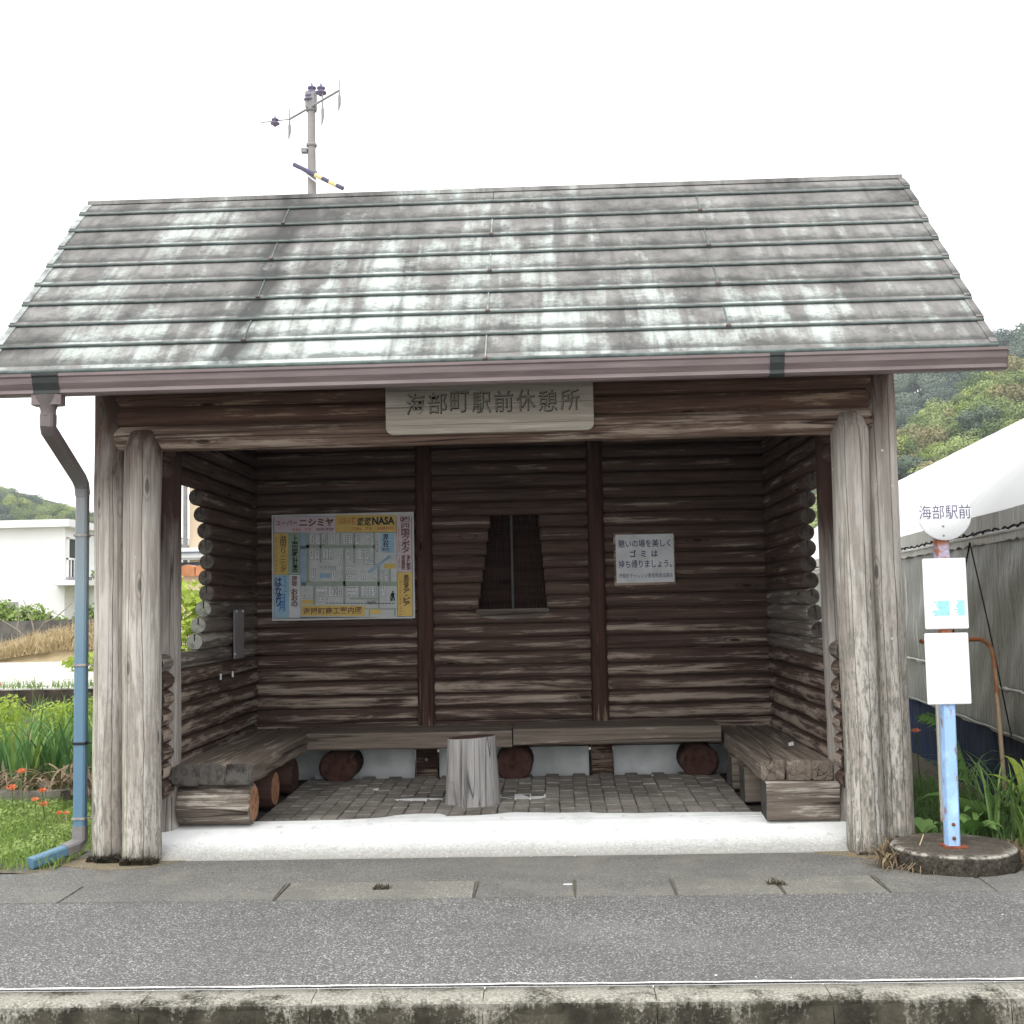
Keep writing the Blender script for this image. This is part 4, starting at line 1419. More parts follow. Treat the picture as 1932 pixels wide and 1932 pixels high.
panel(MB(), 682, 870, 822, 930, 4).build('map_pond', 'p_river', mp_)
mb = MB()
panel(mb, 442, 520, 512, 560, 5)
panel(mb, 452, 985, 512, 1032, 5)
mb.build('map_bridge', 'p_bridge', mp_)
# little labelled plots on the map
boxes = [(560, 372, 620, 500), (640, 372, 690, 505), (712, 366, 760, 505), (828, 366, 884, 505), (978, 364, 1040, 495), (1046, 364, 1104, 495), (1136, 362, 1184, 498), (1270, 362, 1322, 495), (1394, 450, 1424, 590), (560, 560, 606, 690), (622, 560, 680, 700),
         (720, 556, 796, 694), (800, 556, 856, 694), (925, 640, 970, 765), (1020, 556, 1070, 690), (1145, 556, 1240, 690), (1256, 556, 1308, 690), (1235, 706, 1364, 756), (576, 806, 632, 946), (676, 782, 892, 816), (832, 834, 890, 975), (928, 830, 972, 970),
         (1012, 782, 1140, 830), (1012, 882, 1146, 936), (1208, 838, 1262, 950), (1362, 836, 1410, 950), (1446, 830, 1492, 962), (1500, 826, 1548, 962), (632, 1036, 782, 1136), (636, 1172, 782, 1228), (796, 1036, 864, 1170), (870, 1036, 906, 1170), (910, 1036, 960, 1170),
         (1016, 1026, 1174, 1172), (1208, 1030, 1268, 1170), (1300, 1026, 1404, 1170), (1462, 1024, 1518, 1158), (1264, 1210, 1404, 1270), (470, 1150, 600, 1195)]
mbk = MB()
rs = random.Random(5)
for (a, b, c, d) in boxes:
    panel(panel(MB(), a, b, c, d, 5), a + 4, b + 4, c - 4, d - 4, 6, 1).build('plot', ['p_line', 'p_white'], mp_)
    if d - b > c - a:
        ncol = max(1, int((c - a) / 42))
        for k in range(ncol):
            cx = a + (c - a) * (k + .5) / ncol
            y = b + 14
            while y < d - 22:
                for _ in range(3):
                    ux, uy = rs.uniform(-10, 4), rs.uniform(0, 14)
                    if rs.random() < .5:
                        panel(mbk, cx + ux, y + uy, cx + ux + rs.uniform(8, 16), y + uy + 4.6, 7)
                    else:
                        panel(mbk, cx + ux + 4, y + uy - 3, cx + ux + 8.6, y + uy + rs.uniform(6, 12), 7.3)
                y += 25
    else:
        nrow = max(1, int((d - b) / 44))
        for k in range(nrow):
            cy = b + (d - b) * (k + .5) / nrow
            x = a + 14
            while x < c - 22:
                for _ in range(3):
                    ux, uy = rs.uniform(0, 12), rs.uniform(-10, 8)
                    if rs.random() < .5:
                        panel(mbk, x + ux, cy + uy, x + ux + rs.uniform(8, 14), cy + uy + 4.6, 7)
                    else:
                        panel(mbk, x + ux, cy + uy - 6, x + ux + 4.8, cy + uy + rs.uniform(4, 10), 7.3)
                x += 25
x = 760
while x < 1640:
    panel(mbk, x, 1246, x + 34, 1254, 7)
    x += 44
# walking figure
for q in ([(1596, 1112), (1630, 1120), (1622, 1150), (1600, 1150)], [(1580, 1128), (1600, 1116), (1604, 1150), (1582, 1160)], [(1604, 1150), (1622, 1150), (1634, 1216), (1618, 1216)], [(1590, 1154), (1608, 1150), (1602, 1218), (1584, 1218)], [(1600, 1092), (1616, 1092), (1616, 1110), (1600, 1110)], [(1570, 1150), (1577, 1150), (1582, 1222), (1576, 1222)]):
    mbk.add([(mp(*p)[0], BY - .0215, mp(*p)[1]) for p in q], [(3, 2, 1, 0)])
tag(mbk.build('plot_mark', 'print_black', mp_), kind='stuff')
for r in [(455, 1282, 1250, 1412), (1500, 745, 1642, 806), (462, 1212, 598, 1262), (1320, 1328, 1452, 1385)]:
    panel(MB(), *r, 5.5).build('title_panel', 'p_yellow', mp_)
mb = MB()
panel(mb, 1458, 350, 1626, 604, 5)
mb.build('maker_panel', 'p_blue', mp_)


def lettering(body, x0, y0, x1, y1, mat='print_black', bold=0.02, vertical=False, lvl=8, name='lettering'):
    a = mp((x0 + x1) / 2, (y0 + y1) / 2)
    sx, sz = (BX1 - BX0) / 1797, (BZ1 - BZ0) / 1356
    w, h = (x1 - x0) * sx, (y1 - y0) * sz
    t = text_mesh(body, a[0] - w / 2, a[1] - h / 2, a[0] + w / 2, a[1] + h / 2, 0, bold, vertical)
    t.v = [(p[0], BY - 0.012 - 0.0012 * lvl, p[2] + (p[0] - a[0]) * 0.0) for p in t.v]
    t.build(name, mat, mp_)


lettering('スーパー', 128, 190, 402, 262, 'print_brown', 0.02)
lettering('ニシミヤ', 428, 165, 866, 270, 'print_brown', 0.045)
lettering('TEL 73', 330, 296, 572, 326, 'print_red', 0.01)
lettering('0070', 640, 290, 862, 322, 'print_brown', 0.02)
lettering('ふれあいの', 925, 150, 1080, 240, 'print_red', 0.0)
lettering('宿', 1092, 150, 1142, 245, 'print_red', 0.018)
lettering('遊遊', 1160, 150, 1340, 258, 'print_black', 0.018)
lettering('NASA', 1352, 142, 1634, 246, 'print_black', 0.035)
lettering('TEL 73', 1092, 280, 1340, 312, 'print_red', 0.01)
lettering('0800', 1420, 272, 1622, 306, 'print_red', 0.01)
lettering('㈱', 1706, 135, 1828, 215, 'print_brown', 0.02)
lettering('四国クボタ', 1716, 228, 1826, 604, 'print_brown', 0.018, True)
lettering('営業所', 1716, 632, 1768, 826, 'print_brown', 0.018, True)
lettering('海部', 1780, 628, 1832, 828, 'print_brown', 0.018, True)
lettering('TEL七三一一五三二', 1676, 300, 1702, 830, 'print_red', 0.0, True)
lettering('美容室', 1742, 878, 1812, 1058, 'print_brown', 0.018, True)
lettering('ア・ピア', 1732, 1066, 1826, 1285, 'print_brown', 0.035, True)
lettering('TEL七三', 1686, 960, 1716, 1390, 'print_red', 0.0, True)
lettering('池田クリーニング', 182, 385, 268, 860, 'print_brown', 0.018, True)
lettering('TEL七三', 122, 420, 152, 850, 'print_red', 0.0, True)
lettering('上田時計店', 336, 380, 412, 862, 'print_black', 0.018, True)
lettering('はなり', 122, 918, 208, 1300, 'print_navy', 0.03, True)
lettering('フラワー', 224, 910, 270, 1106, 'print_blue', 0.01, True)
lettering('日月', 168, 1136, 248, 1360, 'print_blue', 0.018, True)
lettering('理容', 330, 908, 404, 1034, 'print_brown', 0.018, True)
lettering('おおの', 326, 1066, 412, 1300, 'print_brown', 0.03, True)
lettering('里仏社', 1484, 366, 1560, 530, 'print_black', 0.018, True)
lettering('製作', 1474, 540, 1566, 582, 'print_navy', 0.0)
lettering('海陽町商工案内図', 478, 1302, 1212, 1390, 'print_brown', 0.018)
lettering('海部駅', 1278, 1216, 1396, 1262, 'print_black', 0.0, lvl=9)

# ------------------------------------------------------------------ litter notice
nt_ = thing('notice_board', 'white notice in dark lettering about litter on the right of the back wall', 'notice', (1.108, 2.38, 1.64))
MB().box((0.855, 2.385, 1.632), (1.352, 2.398, 2.062), 0, 0.003).build('backing', 'beam_low', nt_)
MB().box((0.872, 2.378, 1.652), (1.342, 2.3845, 2.045), 0, 0.001).build('sheet', 'p_white', nt_)
for (body, x0, z0, x1, z1, m_, b_) in [('憩いの場を美しく', 0.892, 1.938, 1.318, 2.002, 'print_navy', 0.016), ('ゴ  ミ  は', 0.985, 1.858, 1.212, 1.918, 'print_navy', 0.03), ('持ち帰りましょう。', 0.892, 1.770, 1.322, 1.836, 'print_navy', 0.016),
                                       ('海部町チャレンジ徳島推進協議会', 0.892, 1.690, 1.330, 1.728, 'print_navy', 0.004)]:
    t = text_mesh(body, x0, z0, x1, z1, 0, b_)
    t.v = [(p[0], 2.3770, p[2]) for p in t.v]
    t.build('lettering', m_, nt_)

# ------------------------------------------------------------------ bus stop
bs = thing('bus_stop_sign', 'bus stop with a white disc and two white panels on a blue pole', 'bus stop sign', (2.53, -0.44, 0))
mb = MB()
n = 40
prof = [(0.345, -0.02), (0.35, 0.03), (0.343, 0.085), (0.325, 0.104), (0.29, 0.109), (0.0, 0.112)]
rows = []
for r, z in prof:
    for k in range(n):
        a = 2 * math.pi * k / n
        q = r * (1 + 0.02 * mnoise.noise((math.cos(a) * 3, math.sin(a) * 3, z * 8)))
        rows.append((2.56 + q * math.cos(a), -0.40 + q * math.sin(a), z + 0.006 * mnoise.noise((math.cos(a) * 2, math.sin(a) * 2, 3))))
mb.add(rows, [(i * n + k, i * n + (k + 1) % n, (i + 1) * n + (k + 1) % n, (i + 1) * n + k) for i in range(len(prof) - 1) for k in range(n)], 0, True)
for i in range(len(mb.f)):
    if 2 * n <= i < 3 * n and False:
        mb.mi[i] = 1
mb.build('base', ['bus_base', 'base_rim'], bs)
# channel-section pole
pole = MB()
bx, bt = 2.529, 2.552
def ring_(cx, z):
    return [(cx - 0.034, -0.475, z), (cx - 0.026, -0.508, z), (cx + 0.030, -0.512, z), (cx + 0.038, -0.505, z), (cx + 0.038, -0.45, z), (cx - 0.034, -0.45, z)]
rows = []
for i in range(13):
    t = i / 12
    rows += ring_(bx + (bt - bx) * t, 0.108 + (1.86 - 0.108) * t)
pole.add(rows, [(i * 6 + k, i * 6 + (k + 1) % 6, (i + 1) * 6 + (k + 1) % 6, (i + 1) * 6 + k) for i in range(12) for k in range(6)])
pole.add(rows[-6:], [tuple(range(6))])
pole.build('pole', 'bus_pole', bs, fix=True)
MB().box((2.47, -0.55, 0.108), (2.60, -0.42, 0.118), 0, 0.004).build('foot_plate', 'rust', bs)
for z in (0.16, 0.235):
    MB().lathe([(0, 0), (0.011, 0), (0.009, 0.007), (0, 0.009)], (0, 0, 0), 8).build('bolt', 'rust', bs, (2.533, -0.511, z), (math.pi / 2, 0, 0))
MB().lathe([(0, -0.008), (0.146, -0.008), (0.150, -0.003), (0.150, 0.003), (0.146, 0.008), (0, 0.008)], (0, 0, 0), 40).build('disc', 'white_paint', bs, (2.563, -0.525, 1.955), (math.pi / 2, 0, 0))
for z in (1.832, 1.885):
    MB().lathe([(0, 0), (0.006, 0), (0.005, 0.004), (0, 0.005)], (0, 0, 0), 8).build('rivet', 'plate', bs, (2.551, -0.533, z), (math.pi / 2, 0, 0))
for (xa, xb, z0, z1, nm) in [(2.428, 2.668, 1.310, 1.705, 'timetable_panel'), (2.420, 2.661, 0.894, 1.288, 'lower_panel')]:
    MB().box((xa, -0.528, z0), (xb, -0.516, z1), 0, 0.004).build(nm, 'white_paint', bs)
t = text_mesh('海部駅前', 2.420, 1.925, 2.707, 2.005, 0, 0.0)
t.v = [(p[0], -0.5345, p[2]) for p in t.v]
t.build('lettering', 'bus_letter', bs)
mb = MB()
rs = random.Random(3)
for (x0, x1) in ((2.466, 2.565), (2.59, 2.648)):
    n_ = 14
    for k in range(n_):
        z = 1.385 + 0.083 * k / n_
        a = x0 + rs.uniform(0, (x1 - x0) * .45)
        mb.add([(a, -.5292, z), (x1, -.5292, z), (x1, -.5292, z + .0062), (a + rs.uniform(-.01, .01), -.5292, z + .0062)], [(0, 1, 2, 3)])
mb.build('faded_print', 'print_teal', bs)
tag(MB().tube([(2.728, 0.30, -0.05), (2.7335, 0.30, 0.95), (2.735, .30, 1.10)], 0.011, 8).build('thin_stake', 'thin_pole'), 'thin white rusting stake just behind the bus stop pole', 'stake')
tag(MB().tube([(2.75, 0.62, 1.20), (3.16, 0.82, 1.20), (3.22, 0.855, 1.197), (3.27, 0.88, 1.175), (3.305, 0.895, 1.13), (3.32, 0.90, 1.04), (3.335, 0.9, 0.6), (3.352, 0.90, 0.02)], 0.015, 10).build('bent_pipe', 'bent_pipe'),
    'rusty pipe bent over at the top beside the tarpaulin greenhouse', 'pipe')

# ------------------------------------------------------------------ vinyl greenhouse on the right
gh = thing('greenhouse', 'vinyl greenhouse with white vaulted top and grey tarpaulin side', 'greenhouse', (3.4, 4, 0))
YA, YB = -0.9, 17.0


def gx(y, u):
    return 3.34 + 0.089 * y + u


def grid(name, mat, prof, amp, sx, seed, ny=120, wav=None, diag=0.0, ya=None, yb=None):
    YA_, YB_ = (YA if ya is None else ya), (YB if yb is None else yb)
    mb = MB()
    m = len(prof)
    vs = []
    for i in range(ny + 1):
        y = YA_ + (YB_ - YA_) * (i / ny) ** (1.6 if ya is None else 1.0)
        for j, (u, z) in enumerate(prof):
            d = amp * mnoise.noise((y * sx + diag * z, z * 2.2, seed)) + amp * .5 * mnoise.noise((y * sx * 2.7 + diag * 2 * z, z * 3, seed + 9))
            zz_ = z + (wav(y) if wav and j == 0 else 0)
            vs.append((gx(y, u - d), y, zz_))
    fs = [(i * m + j, i * m + j + 1, (i + 1) * m + j + 1, (i + 1) * m + j) for i in range(ny) for j in range(m - 1)]
    mb.add(vs, fs, 0, True)
    return mb.build(name, mat, gh)


grid('ground_sheet', 'tarp_blue', [(0.05, z) for z in np.linspace(-0.03, 0.56, 8)], 0.03, 2.5, 4, diag=1.0)
grid('side_curtain', 'tarp_grey', [(-0.0, z) for z in np.linspace(0.53, 1.92, 16)], 0.028, 2.2, 1, wav=lambda y: 0.02 * mnoise.noise((y * 2.2, 0, 0)), diag=2.2)
grid('curtain_band', 'tarp_band', [(-0.03, z) for z in np.linspace(1.855, 2.06, 6)], 0.012, 4, 2, wav=lambda y: 0.010 * math.sin(y * 30) + .01 * mnoise.noise((y * 5, 2, 1)), diag=1.5)
VP_ = [(u, 2.05 + 1.50 * (1 - abs(1 - u / 2.3) ** 1.75)) for u in np.linspace(0, 4.6, 27)]
grid('vault_cover', 'tarp_white', VP_ + [(4.6, 0.0)], 0.014, 3, 3, diag=2.0)
mb = MB().tube([(gx(y, -0.055 - 0.012 * math.sin(y * 24)), y, 1.935 + 0.012 * math.sin(y * 31)) for y in np.linspace(YA, YB, 260)], 0.007, 5)
mb.build('hem_rope', 'rope', gh)
grid('hem_fold', 'tarp_white', [(-0.052, 1.905), (-0.058, 1.918), (-0.05, 1.927)], 0.012, 9, 6)
for ya_, yb_, z_ in ((-0.6, 1.15, 0.86), (3.2, 5.2, 0.92)):
    grid('torn_fold', 'tarp_band', [(-0.03, z_ - .012), (-0.045, z_), (-0.032, z_ + .013)], 0.03, 6, 8, 50, lambda y: 0.04 * mnoise.noise((y * 5, 3, 1)), 0, ya_, yb_)
grid('lower_fold', 'tarp_band', [(-0.022, 0.548), (-0.03, 0.556), (-0.025, 0.566)], 0.02, 5, 12, wav=lambda y: 0.015 * mnoise.noise((y * 6, 5, 1)))
ry = 1.55
MB().tube([(gx(ry, -0.05), ry, 1.88), (gx(ry + .6, -0.045), ry + .6, 1.25), (gx(ry + 1.0, -0.04), ry + 1.0, 0.9)], 0.006, 6).tube([(gx(ry, -0.05), ry, 1.88), (gx(ry - .35, -0.045), ry - .35, 1.3), (gx(ry - .75, -0.04), ry - .75, 0.55)], 0.005, 6).build('tie_rope', 'rope', gh)
# end walls
for y, nm in ((YA, 'end_sheet'), (YB, 'end_sheet')):
    pts = [(0.02, 0)] + [(min(max(u, .02), 4.58), z - .01) for u, z in VP_] + [(4.58, 0)]
    MB().add([(gx(y, u), y, z) for u, z in pts], [tuple(range(len(pts)))]).build(nm, 'tarp_white', gh)

# ------------------------------------------------------------------ plants on the right
def leaf_strip(L, w, seed, droop=0.6, n=7, fold=0.25, wide=0.35):
    """one long arching leaf, rooted at the origin, bending over along +X"""
    mb = MB()
    vs = []
    a = 0.0
    x = z = 0.0
    for i in range(n + 1):
        t = i / n
        ww = w * (math.sin(math.pi * min(1, wide + (1 - wide) * t)) ** 0.8 if t < 1 else 0.02)
        if t < 0.15:
            ww = max(ww, w * 0.55)
        vs += [(x, -ww / 2, z + fold * ww), (x, 0, z), (x, ww / 2, z + fold * ww)]
        a = droop * t * t * 1.6
        x += L / n * math.sin(a + 0.12)
        z += L / n * math.cos(a + 0.12)
    for i in range(n):
        b = 3 * i
        mb.f += [(b, b + 1, b + 4, b + 3), (b + 1, b + 2, b + 5, b + 4)]
        mb.mi += [0, 0]
        mb.sm += [True, True]
    mb.v = vs
    return mb


def leaf_plant(name, label, cat, loc, nleaf, L, w, mats, seed, group=None, droop=(0.2, 0.9), lean=(0.02, 0.35), wide=0.35, spread=0.05):
    r = random.Random(seed)
    t = thing(name, label, cat, loc, group)
    ms = []
    for k in range(5):
        me = leaf_strip(L * (0.75 + 0.09 * k), w, seed + k, droop[0] + (droop[1] - droop[0]) * k / 4, wide=wide).mesh('leaf')
        me.materials.append(M[mats[0] if k < 4 or len(mats) == 1 else mats[1]])
        ms.append(me)
    for k in range(nleaf):
        o = bpy.data.objects.new('leaf', ms[r.randrange(5)])
        COL.objects.link(o)
        o.parent = t
        o.location = (r.uniform(-spread, spread), r.uniform(-spread, spread), 0)
        o.rotation_euler = (r.uniform(-.15, .15), r.uniform(*lean), r.uniform(0, 2 * math.pi))
        s_ = r.uniform(0.75, 1.15)
        o.scale = (s_, s_, s_)
    return t


gr_r = 'weeds by the bus stop'
leaf_plant('dock_plant', 'broad leaved dock plant low behind the bus stop base', 'plant', (2.80, 0.10, 0.0), 14, 0.26, 0.12, ['dock'], 301, gr_r, (0.5, 1.3), (0.2, 0.8), 0.15)
leaf_plant('dock_plant', 'broad leaved dock plant between the blue pole and the bent pipe', 'plant', (3.02, 0.42, 0.0), 18, 0.36, 0.10, ['dock'], 302, gr_r, (0.5, 1.3), (0.2, 0.8), 0.15)
leaf_plant('dock_plant', 'small dock plant left of the blue pole foot', 'plant', (2.60, 0.16, 0.0), 9, 0.20, 0.11, ['dock'], 303, gr_r, (0.6, 1.3), (0.3, 0.9), 0.15)
leaf_plant('dock_plant', 'pale leaved weed at the right edge before the navy sheet', 'plant', (3.33, 0.32, 0.0), 10, 0.55, 0.09, ['lime'], 304, gr_r, (0.4, 1.1), (0.1, 0.5), 0.2)
leaf_plant('tall_grass', 'tall arching grass clump in front of the rusty bent pipe', 'grass clump', (3.12, 0.28, 0.0), 60, 0.62, 0.016, ['grass_dark'], 305, gr_r, (0.4, 1.3), (0.0, 0.35), 0.4, 0.14)
leaf_plant('tall_grass', 'grass clump at the right end of the weeds by the pavement', 'grass clump', (3.20, -0.08, 0.0), 60, 0.42, 0.014, ['grass'], 306, gr_r, (0.4, 1.4), (0.0, 0.4), 0.4, 0.12)
leaf_plant('tall_grass', 'grass clump against the foot of the navy ground sheet', 'grass clump', (3.05, 0.85, 0.0), 50, 0.55, 0.014, ['grass_dark'], 307, gr_r, (0.4, 1.2), (0.0, 0.35), 0.4, 0.16)
for k, (x, y, n_, lab) in enumerate([(2.21, -0.47, 46, 'dry brown straw tuft against the left side of the concrete bus stop base'), (2.27, -0.22, 40, 'dry brown straw tuft between the right post and the bus stop base'), (2.90, -0.52, 26, 'dry straw tuft against the right side of the bus stop base'), (2.36, -0.02, 36, 'dry straw tuft behind the bus stop base near the right post')]):
    leaf_plant('straw_tuft', lab, 'dry grass', (x, y, 0.0), n_, 0.20, 0.011, ['dry'], 320 + k, 'straw tufts round the bus stop base', (1.0, 2.2), (0.2, 1.1), 0.4, 0.07)
# seed-headed stalks
sp = thing('fern_stalk', 'feathery drooping weed stalk before the navy ground sheet', 'plant', (3.05, 0.65, 0))
MB().tube([(3.05, .65, 0), (3.03, .65, .3), (2.96, .64, .55), (2.86, .62, .70), (2.76, .6, .74)], 0.005, 5).build('stem', 'stem', sp)
mb = MB()
r_ = random.Random(8)
for k in range(26):
    t = k / 25
    px, pz = 3.02 - 0.26 * t ** 1.4, 0.34 + 0.40 * math.sin(t * 1.45)
    for s_ in (-1, 1):
        a = Vector((px, .64, pz))
        b = a + Vector((-0.05 + r_.uniform(-.02, .02), s_ * 0.05, -0.045 + r_.uniform(-.02, .02)))
        c = a + Vector((-0.01, s_ * 0.02, -0.04))
        mb.add([a, c, b], [(0, 1, 2)])
mb.build('foliage', 'dock', sp)
tag(blades(3600, lambda a, b: (2.66 + a * (0.55 + b * .15), -0.05 + b * 2.6, 0.0), 0.10, 0.007, 1.3, 41).build('grass_patch', 'grass_dark'), 'short mixed grass on the ground right of the shelter', 'grass', kind='stuff')
tag(blades(2200, lambda a, b: (2.28 + a * 0.52 - 0.10 * b, -0.62 + b * 0.85 if (a < .35 or b > .55) else -0.10 + b * .3, 0.006), 0.06, 0.007, 2.4, 42, curl=1.4).build('straw_litter', 'dry'), 'dry brown straw littered round the bus stop base', 'straw', kind='stuff')
tag(blades(500, lambda a, b: (2.86 + a * 0.22, -0.55 + b * 0.55, 0.004), 0.07, 0.007, 2.0, 43, curl=1.2).build('straw_fringe', 'dry'), 'dry straw fringe right of the concrete bus stop base', 'straw', kind='stuff')


def poppy(x, y, z, r, label, group, mat='poppy', lean=0.03):
    t = thing('poppy' if mat == 'poppy' else 'rose', label, 'flower', (x, y, 0.0), group)
    MB().tube([(x + lean, y, 0.0), (x + lean * .3, y, z * .5), (x, y, z)], 0.004, 5).build('stem', 'stem', t)
    mb = MB()
    for k in range(6):
        a0 = 2 * math.pi * k / 6 + rng.uniform(-.2, .2)
        c = Vector((x, y, z))
        p = []
        for (rr, da, h) in ((0.1, 0, 0), (0.7, -.5, 0.35), (1.0, -.25, 0.62), (1.05, .25, 0.6), (0.7, .5, 0.35)):
            p.append(c + Vector((r * rr * math.cos(a0 + da), r * rr * math.sin(a0 + da), r * h * rng.uniform(.7, 1.1))))
        mb.add(p, [(0, 1, 2, 3, 4)])
    for k in range(4):
        a0 = 2 * math.pi * k / 4
        c = Vector((x, y, z + r * .3))
        mb.add([c, c + Vector((r * .7 * math.cos(a0), r * .7 * math.sin(a0), r * .5)), c + Vector((r * .5 * math.cos(a0 + 1.2), r * .5 * math.sin(a0 + 1.2), r * .6))], [(0, 1, 2)])
    mb.build('petals', mat, t)
    return t


poppy(2.985, 1.6, 0.50, 0.034, 'lone red poppy on a tall stem just right of the right posts', None)
tag(MB().tube([(2.28, -0.36, 0.02), (2.20, -0.42, 0.06), (2.14, -0.50, 0.03)], 0.005, 5).tube([(2.30, -0.50, 0.02), (2.36, -0.44, 0.10), (2.40, -.40, .16)], 0.004, 5).build('dry_stalk', 'straw'), 'pale broken stalks leaning on the bus stop base', 'stalk')

# ------------------------------------------------------------------ plants on the left
tag(blades(9000, lambda a, b: (-4.6 + a * 2.0, -0.28 + b * 2.2 + (0.25 if a < .5 else 0) * (1 - b) * .3, 0.0), 0.10, 0.006, 1.5, 51).build('lawn_grass', 'grass'), 'bright green short grass left of the downpipe', 'grass', kind='stuff')
mb = MB()
lob = [(-4.3 + 1.6 * rng.random(), -0.12 + 2.0 * rng.random(), 0.055, 0.16, 0.16, 0.055) for k in range(60)]
leafcloud(mb, 9000, lob, 0.013, 52, 0, 0.1)
tag(mb.build('clover_cover', 'clover'), 'low leafy clover among the grass left of the downpipe', 'ground cover', kind='stuff')
ge = tag(MB().box((-8.0, 1.95, -0.05), (-3.50, 2.12, 0.115), 0, 0.015).build('garden_edging', 'block_pale'), 'low mossy concrete edging before the iris bed', 'garden edging')
struct(MB().box((-12, 2.12, -0.1), (-3.0, 9.15, 0.06)).build('garden_bed', 'soil'))
gi = 'iris clumps in the bed left of the shelter'
for k, (x, y, lab) in enumerate([(-4.55, 2.5, 'iris clump at the very edge of the bed, cut by the left of the view'), (-4.28, 2.65, 'dense dark green iris clump second from the left edge'), (-4.02, 2.45, 'iris clump with upright leaves beside the pale dry stalk'),
                                 (-3.78, 2.6, 'iris clump in the middle of the bed leaning right'), (-3.55, 2.55, 'iris clump just left of the blue downpipe'), (-3.35, 2.9, 'iris clump half hidden behind the blue downpipe'), (-4.15, 3.2, 'taller iris clump in the rear row of the bed'), (-3.7, 3.25, 'rear iris clump below the lime shrub')]):
    leaf_plant('iris_plant', lab, 'iris', (x, y, 0.06), 30, 0.66, 0.030, ['iris', 'grass'], 400 + k * 7, gi, (0.05, 0.8), (0.0, 0.22), 0.45, 0.09)
ds = thing('dry_iris_stalk', 'single pale dried leaf standing upright among the irises', 'dried leaf', (-3.98, 2.35, 0.06))
leaf_strip(0.72, 0.055, 5, 0.12, 8, 0.2, 0.5).build('leaf', 'straw', ds, (-3.98, 2.35, 0.06), (0, -.05, 0.6))
leaf_plant('dry_iris', 'brown withered leaf tuft drooping over the edging by the downpipe', 'dried plant', (-3.42, 2.0, 0.14), 60, 0.52, 0.024, ['dry'], 480, None, (1.3, 2.3), (0.5, 1.1), 0.45, 0.14)
leaf_plant('dry_iris', 'brown withered leaf heap lying on the edging at the left', 'dried plant', (-3.95, 2.02, 0.14), 50, 0.40, 0.020, ['dry'], 481, None, (1.3, 2.3), (0.5, 1.2), 0.45, 0.25)
gp_ = 'orange poppies in the grass by the downpipe'
for k, (x, y, z, r, lab) in enumerate([(-3.62, 1.5, 0.325, .040, 'largest orange poppy, topmost of the poppies left of the downpipe'), (-3.69, 1.5, 0.205, .044, 'orange poppy lowest at the left above the edging'), (-3.24, 1.0, 0.26, .034, 'orange poppy uppermost of the three near the downpipe'),
                                       (-3.292, 1.0, 0.20, .030, 'small orange poppy left of the group of three'), (-3.231, 1.0, 0.165, .038, 'orange poppy lowest of the group of three')]):
    poppy(x, y, z, r, lab, gp_)
for k, (x, lab) in enumerate([(-3.10, 'pale peach blossom left of its pair above the grass'), (-3.05, 'pale peach blossom nearest the downpipe above the grass')]):
    t_ = poppy(x, 0.95, 0.115, .026, lab, 'peach blossoms')
    t_.children[1].data.materials[0] = M['straw']


def shrub(name, label, cat, loc, lobes, n, leaf, mat, seed, group=None, stems=5, h=0.6):
    t = thing(name, label, cat, loc, group)
    mb = MB()
    r = random.Random(seed)
    for k in range(stems):
        l = lobes[k % len(lobes)]
        mb.tube([loc, (loc[0] + (l[0] - loc[0]) * .5 + r.uniform(-.05, .05), loc[1] + (l[1] - loc[1]) * .4, loc[2] + (l[2] - loc[2]) * .55), (l[0], l[1], l[2])], [0.014 * h / .6, 0.009 * h / .6, 0.004], 5)
    mb.build('stem', 'twig', t)
    m2 = MB()
    leafcloud(m2, n, lobes, leaf, seed, 0, 0.3)
    m2.build('foliage', mat, t)
    return t


rng2 = random.Random(21)
shrub('rose_bush', 'lime green rose bush with two pink-red blooms at the left edge', 'rose bush', (-5.0, 3.6, 0.06), [(-5.05, 3.6, .55, .28, .2, .2), (-4.72, 3.6, .62, .2, .2, .14), (-5.35, 3.7, .5, .3, .2, .25), (-4.68, 3.55, 0.4, .18, .15, .15)], 2200, 0.020, 'lime', 60)
for k, (u, lab) in enumerate(((-4.93, 'pink-red rose bloom, left of the two above the lime bush'), (-4.815, 'pink-red rose bloom, right of the two above the lime bush'))):
    poppy(u, 3.6, 0.84, 0.040, lab, 'rose blooms', 'rose')
shrub('lime_shrub', 'lime green shrub behind the irises just left of the downpipe', 'shrub', (-4.2, 3.8, 0.06), [(-4.35, 3.8, .52, .22, .2, .16), (-4.05, 3.8, .60, .22, .2, .16), (-3.8, 3.9, .55, .2, .2, .2), (-3.55, 3.9, .5, .2, .2, .2)], 2400, 0.020, 'lime', 61)
shrub('garden_shrub', 'mid green leafy shrub between downpipe and left posts', 'shrub', (-3.3, 3.6, 0.06), [(-3.3, 3.6, .45, .3, .25, .3), (-3.55, 3.7, .35, .25, .25, .25), (-3.1, 3.5, .3, .3, .2, .25)], 2400, 0.022, 'bush', 62)
tag(blades(3200, lambda a, b: (-7.2 + a * 4.4, 3.1 + b * 5.6, 0.05), 0.34, 0.013, .9, 63).build('bed_weeds', 'grass_dark'), 'thin tall weeds behind the irises', 'weeds', kind='stuff')
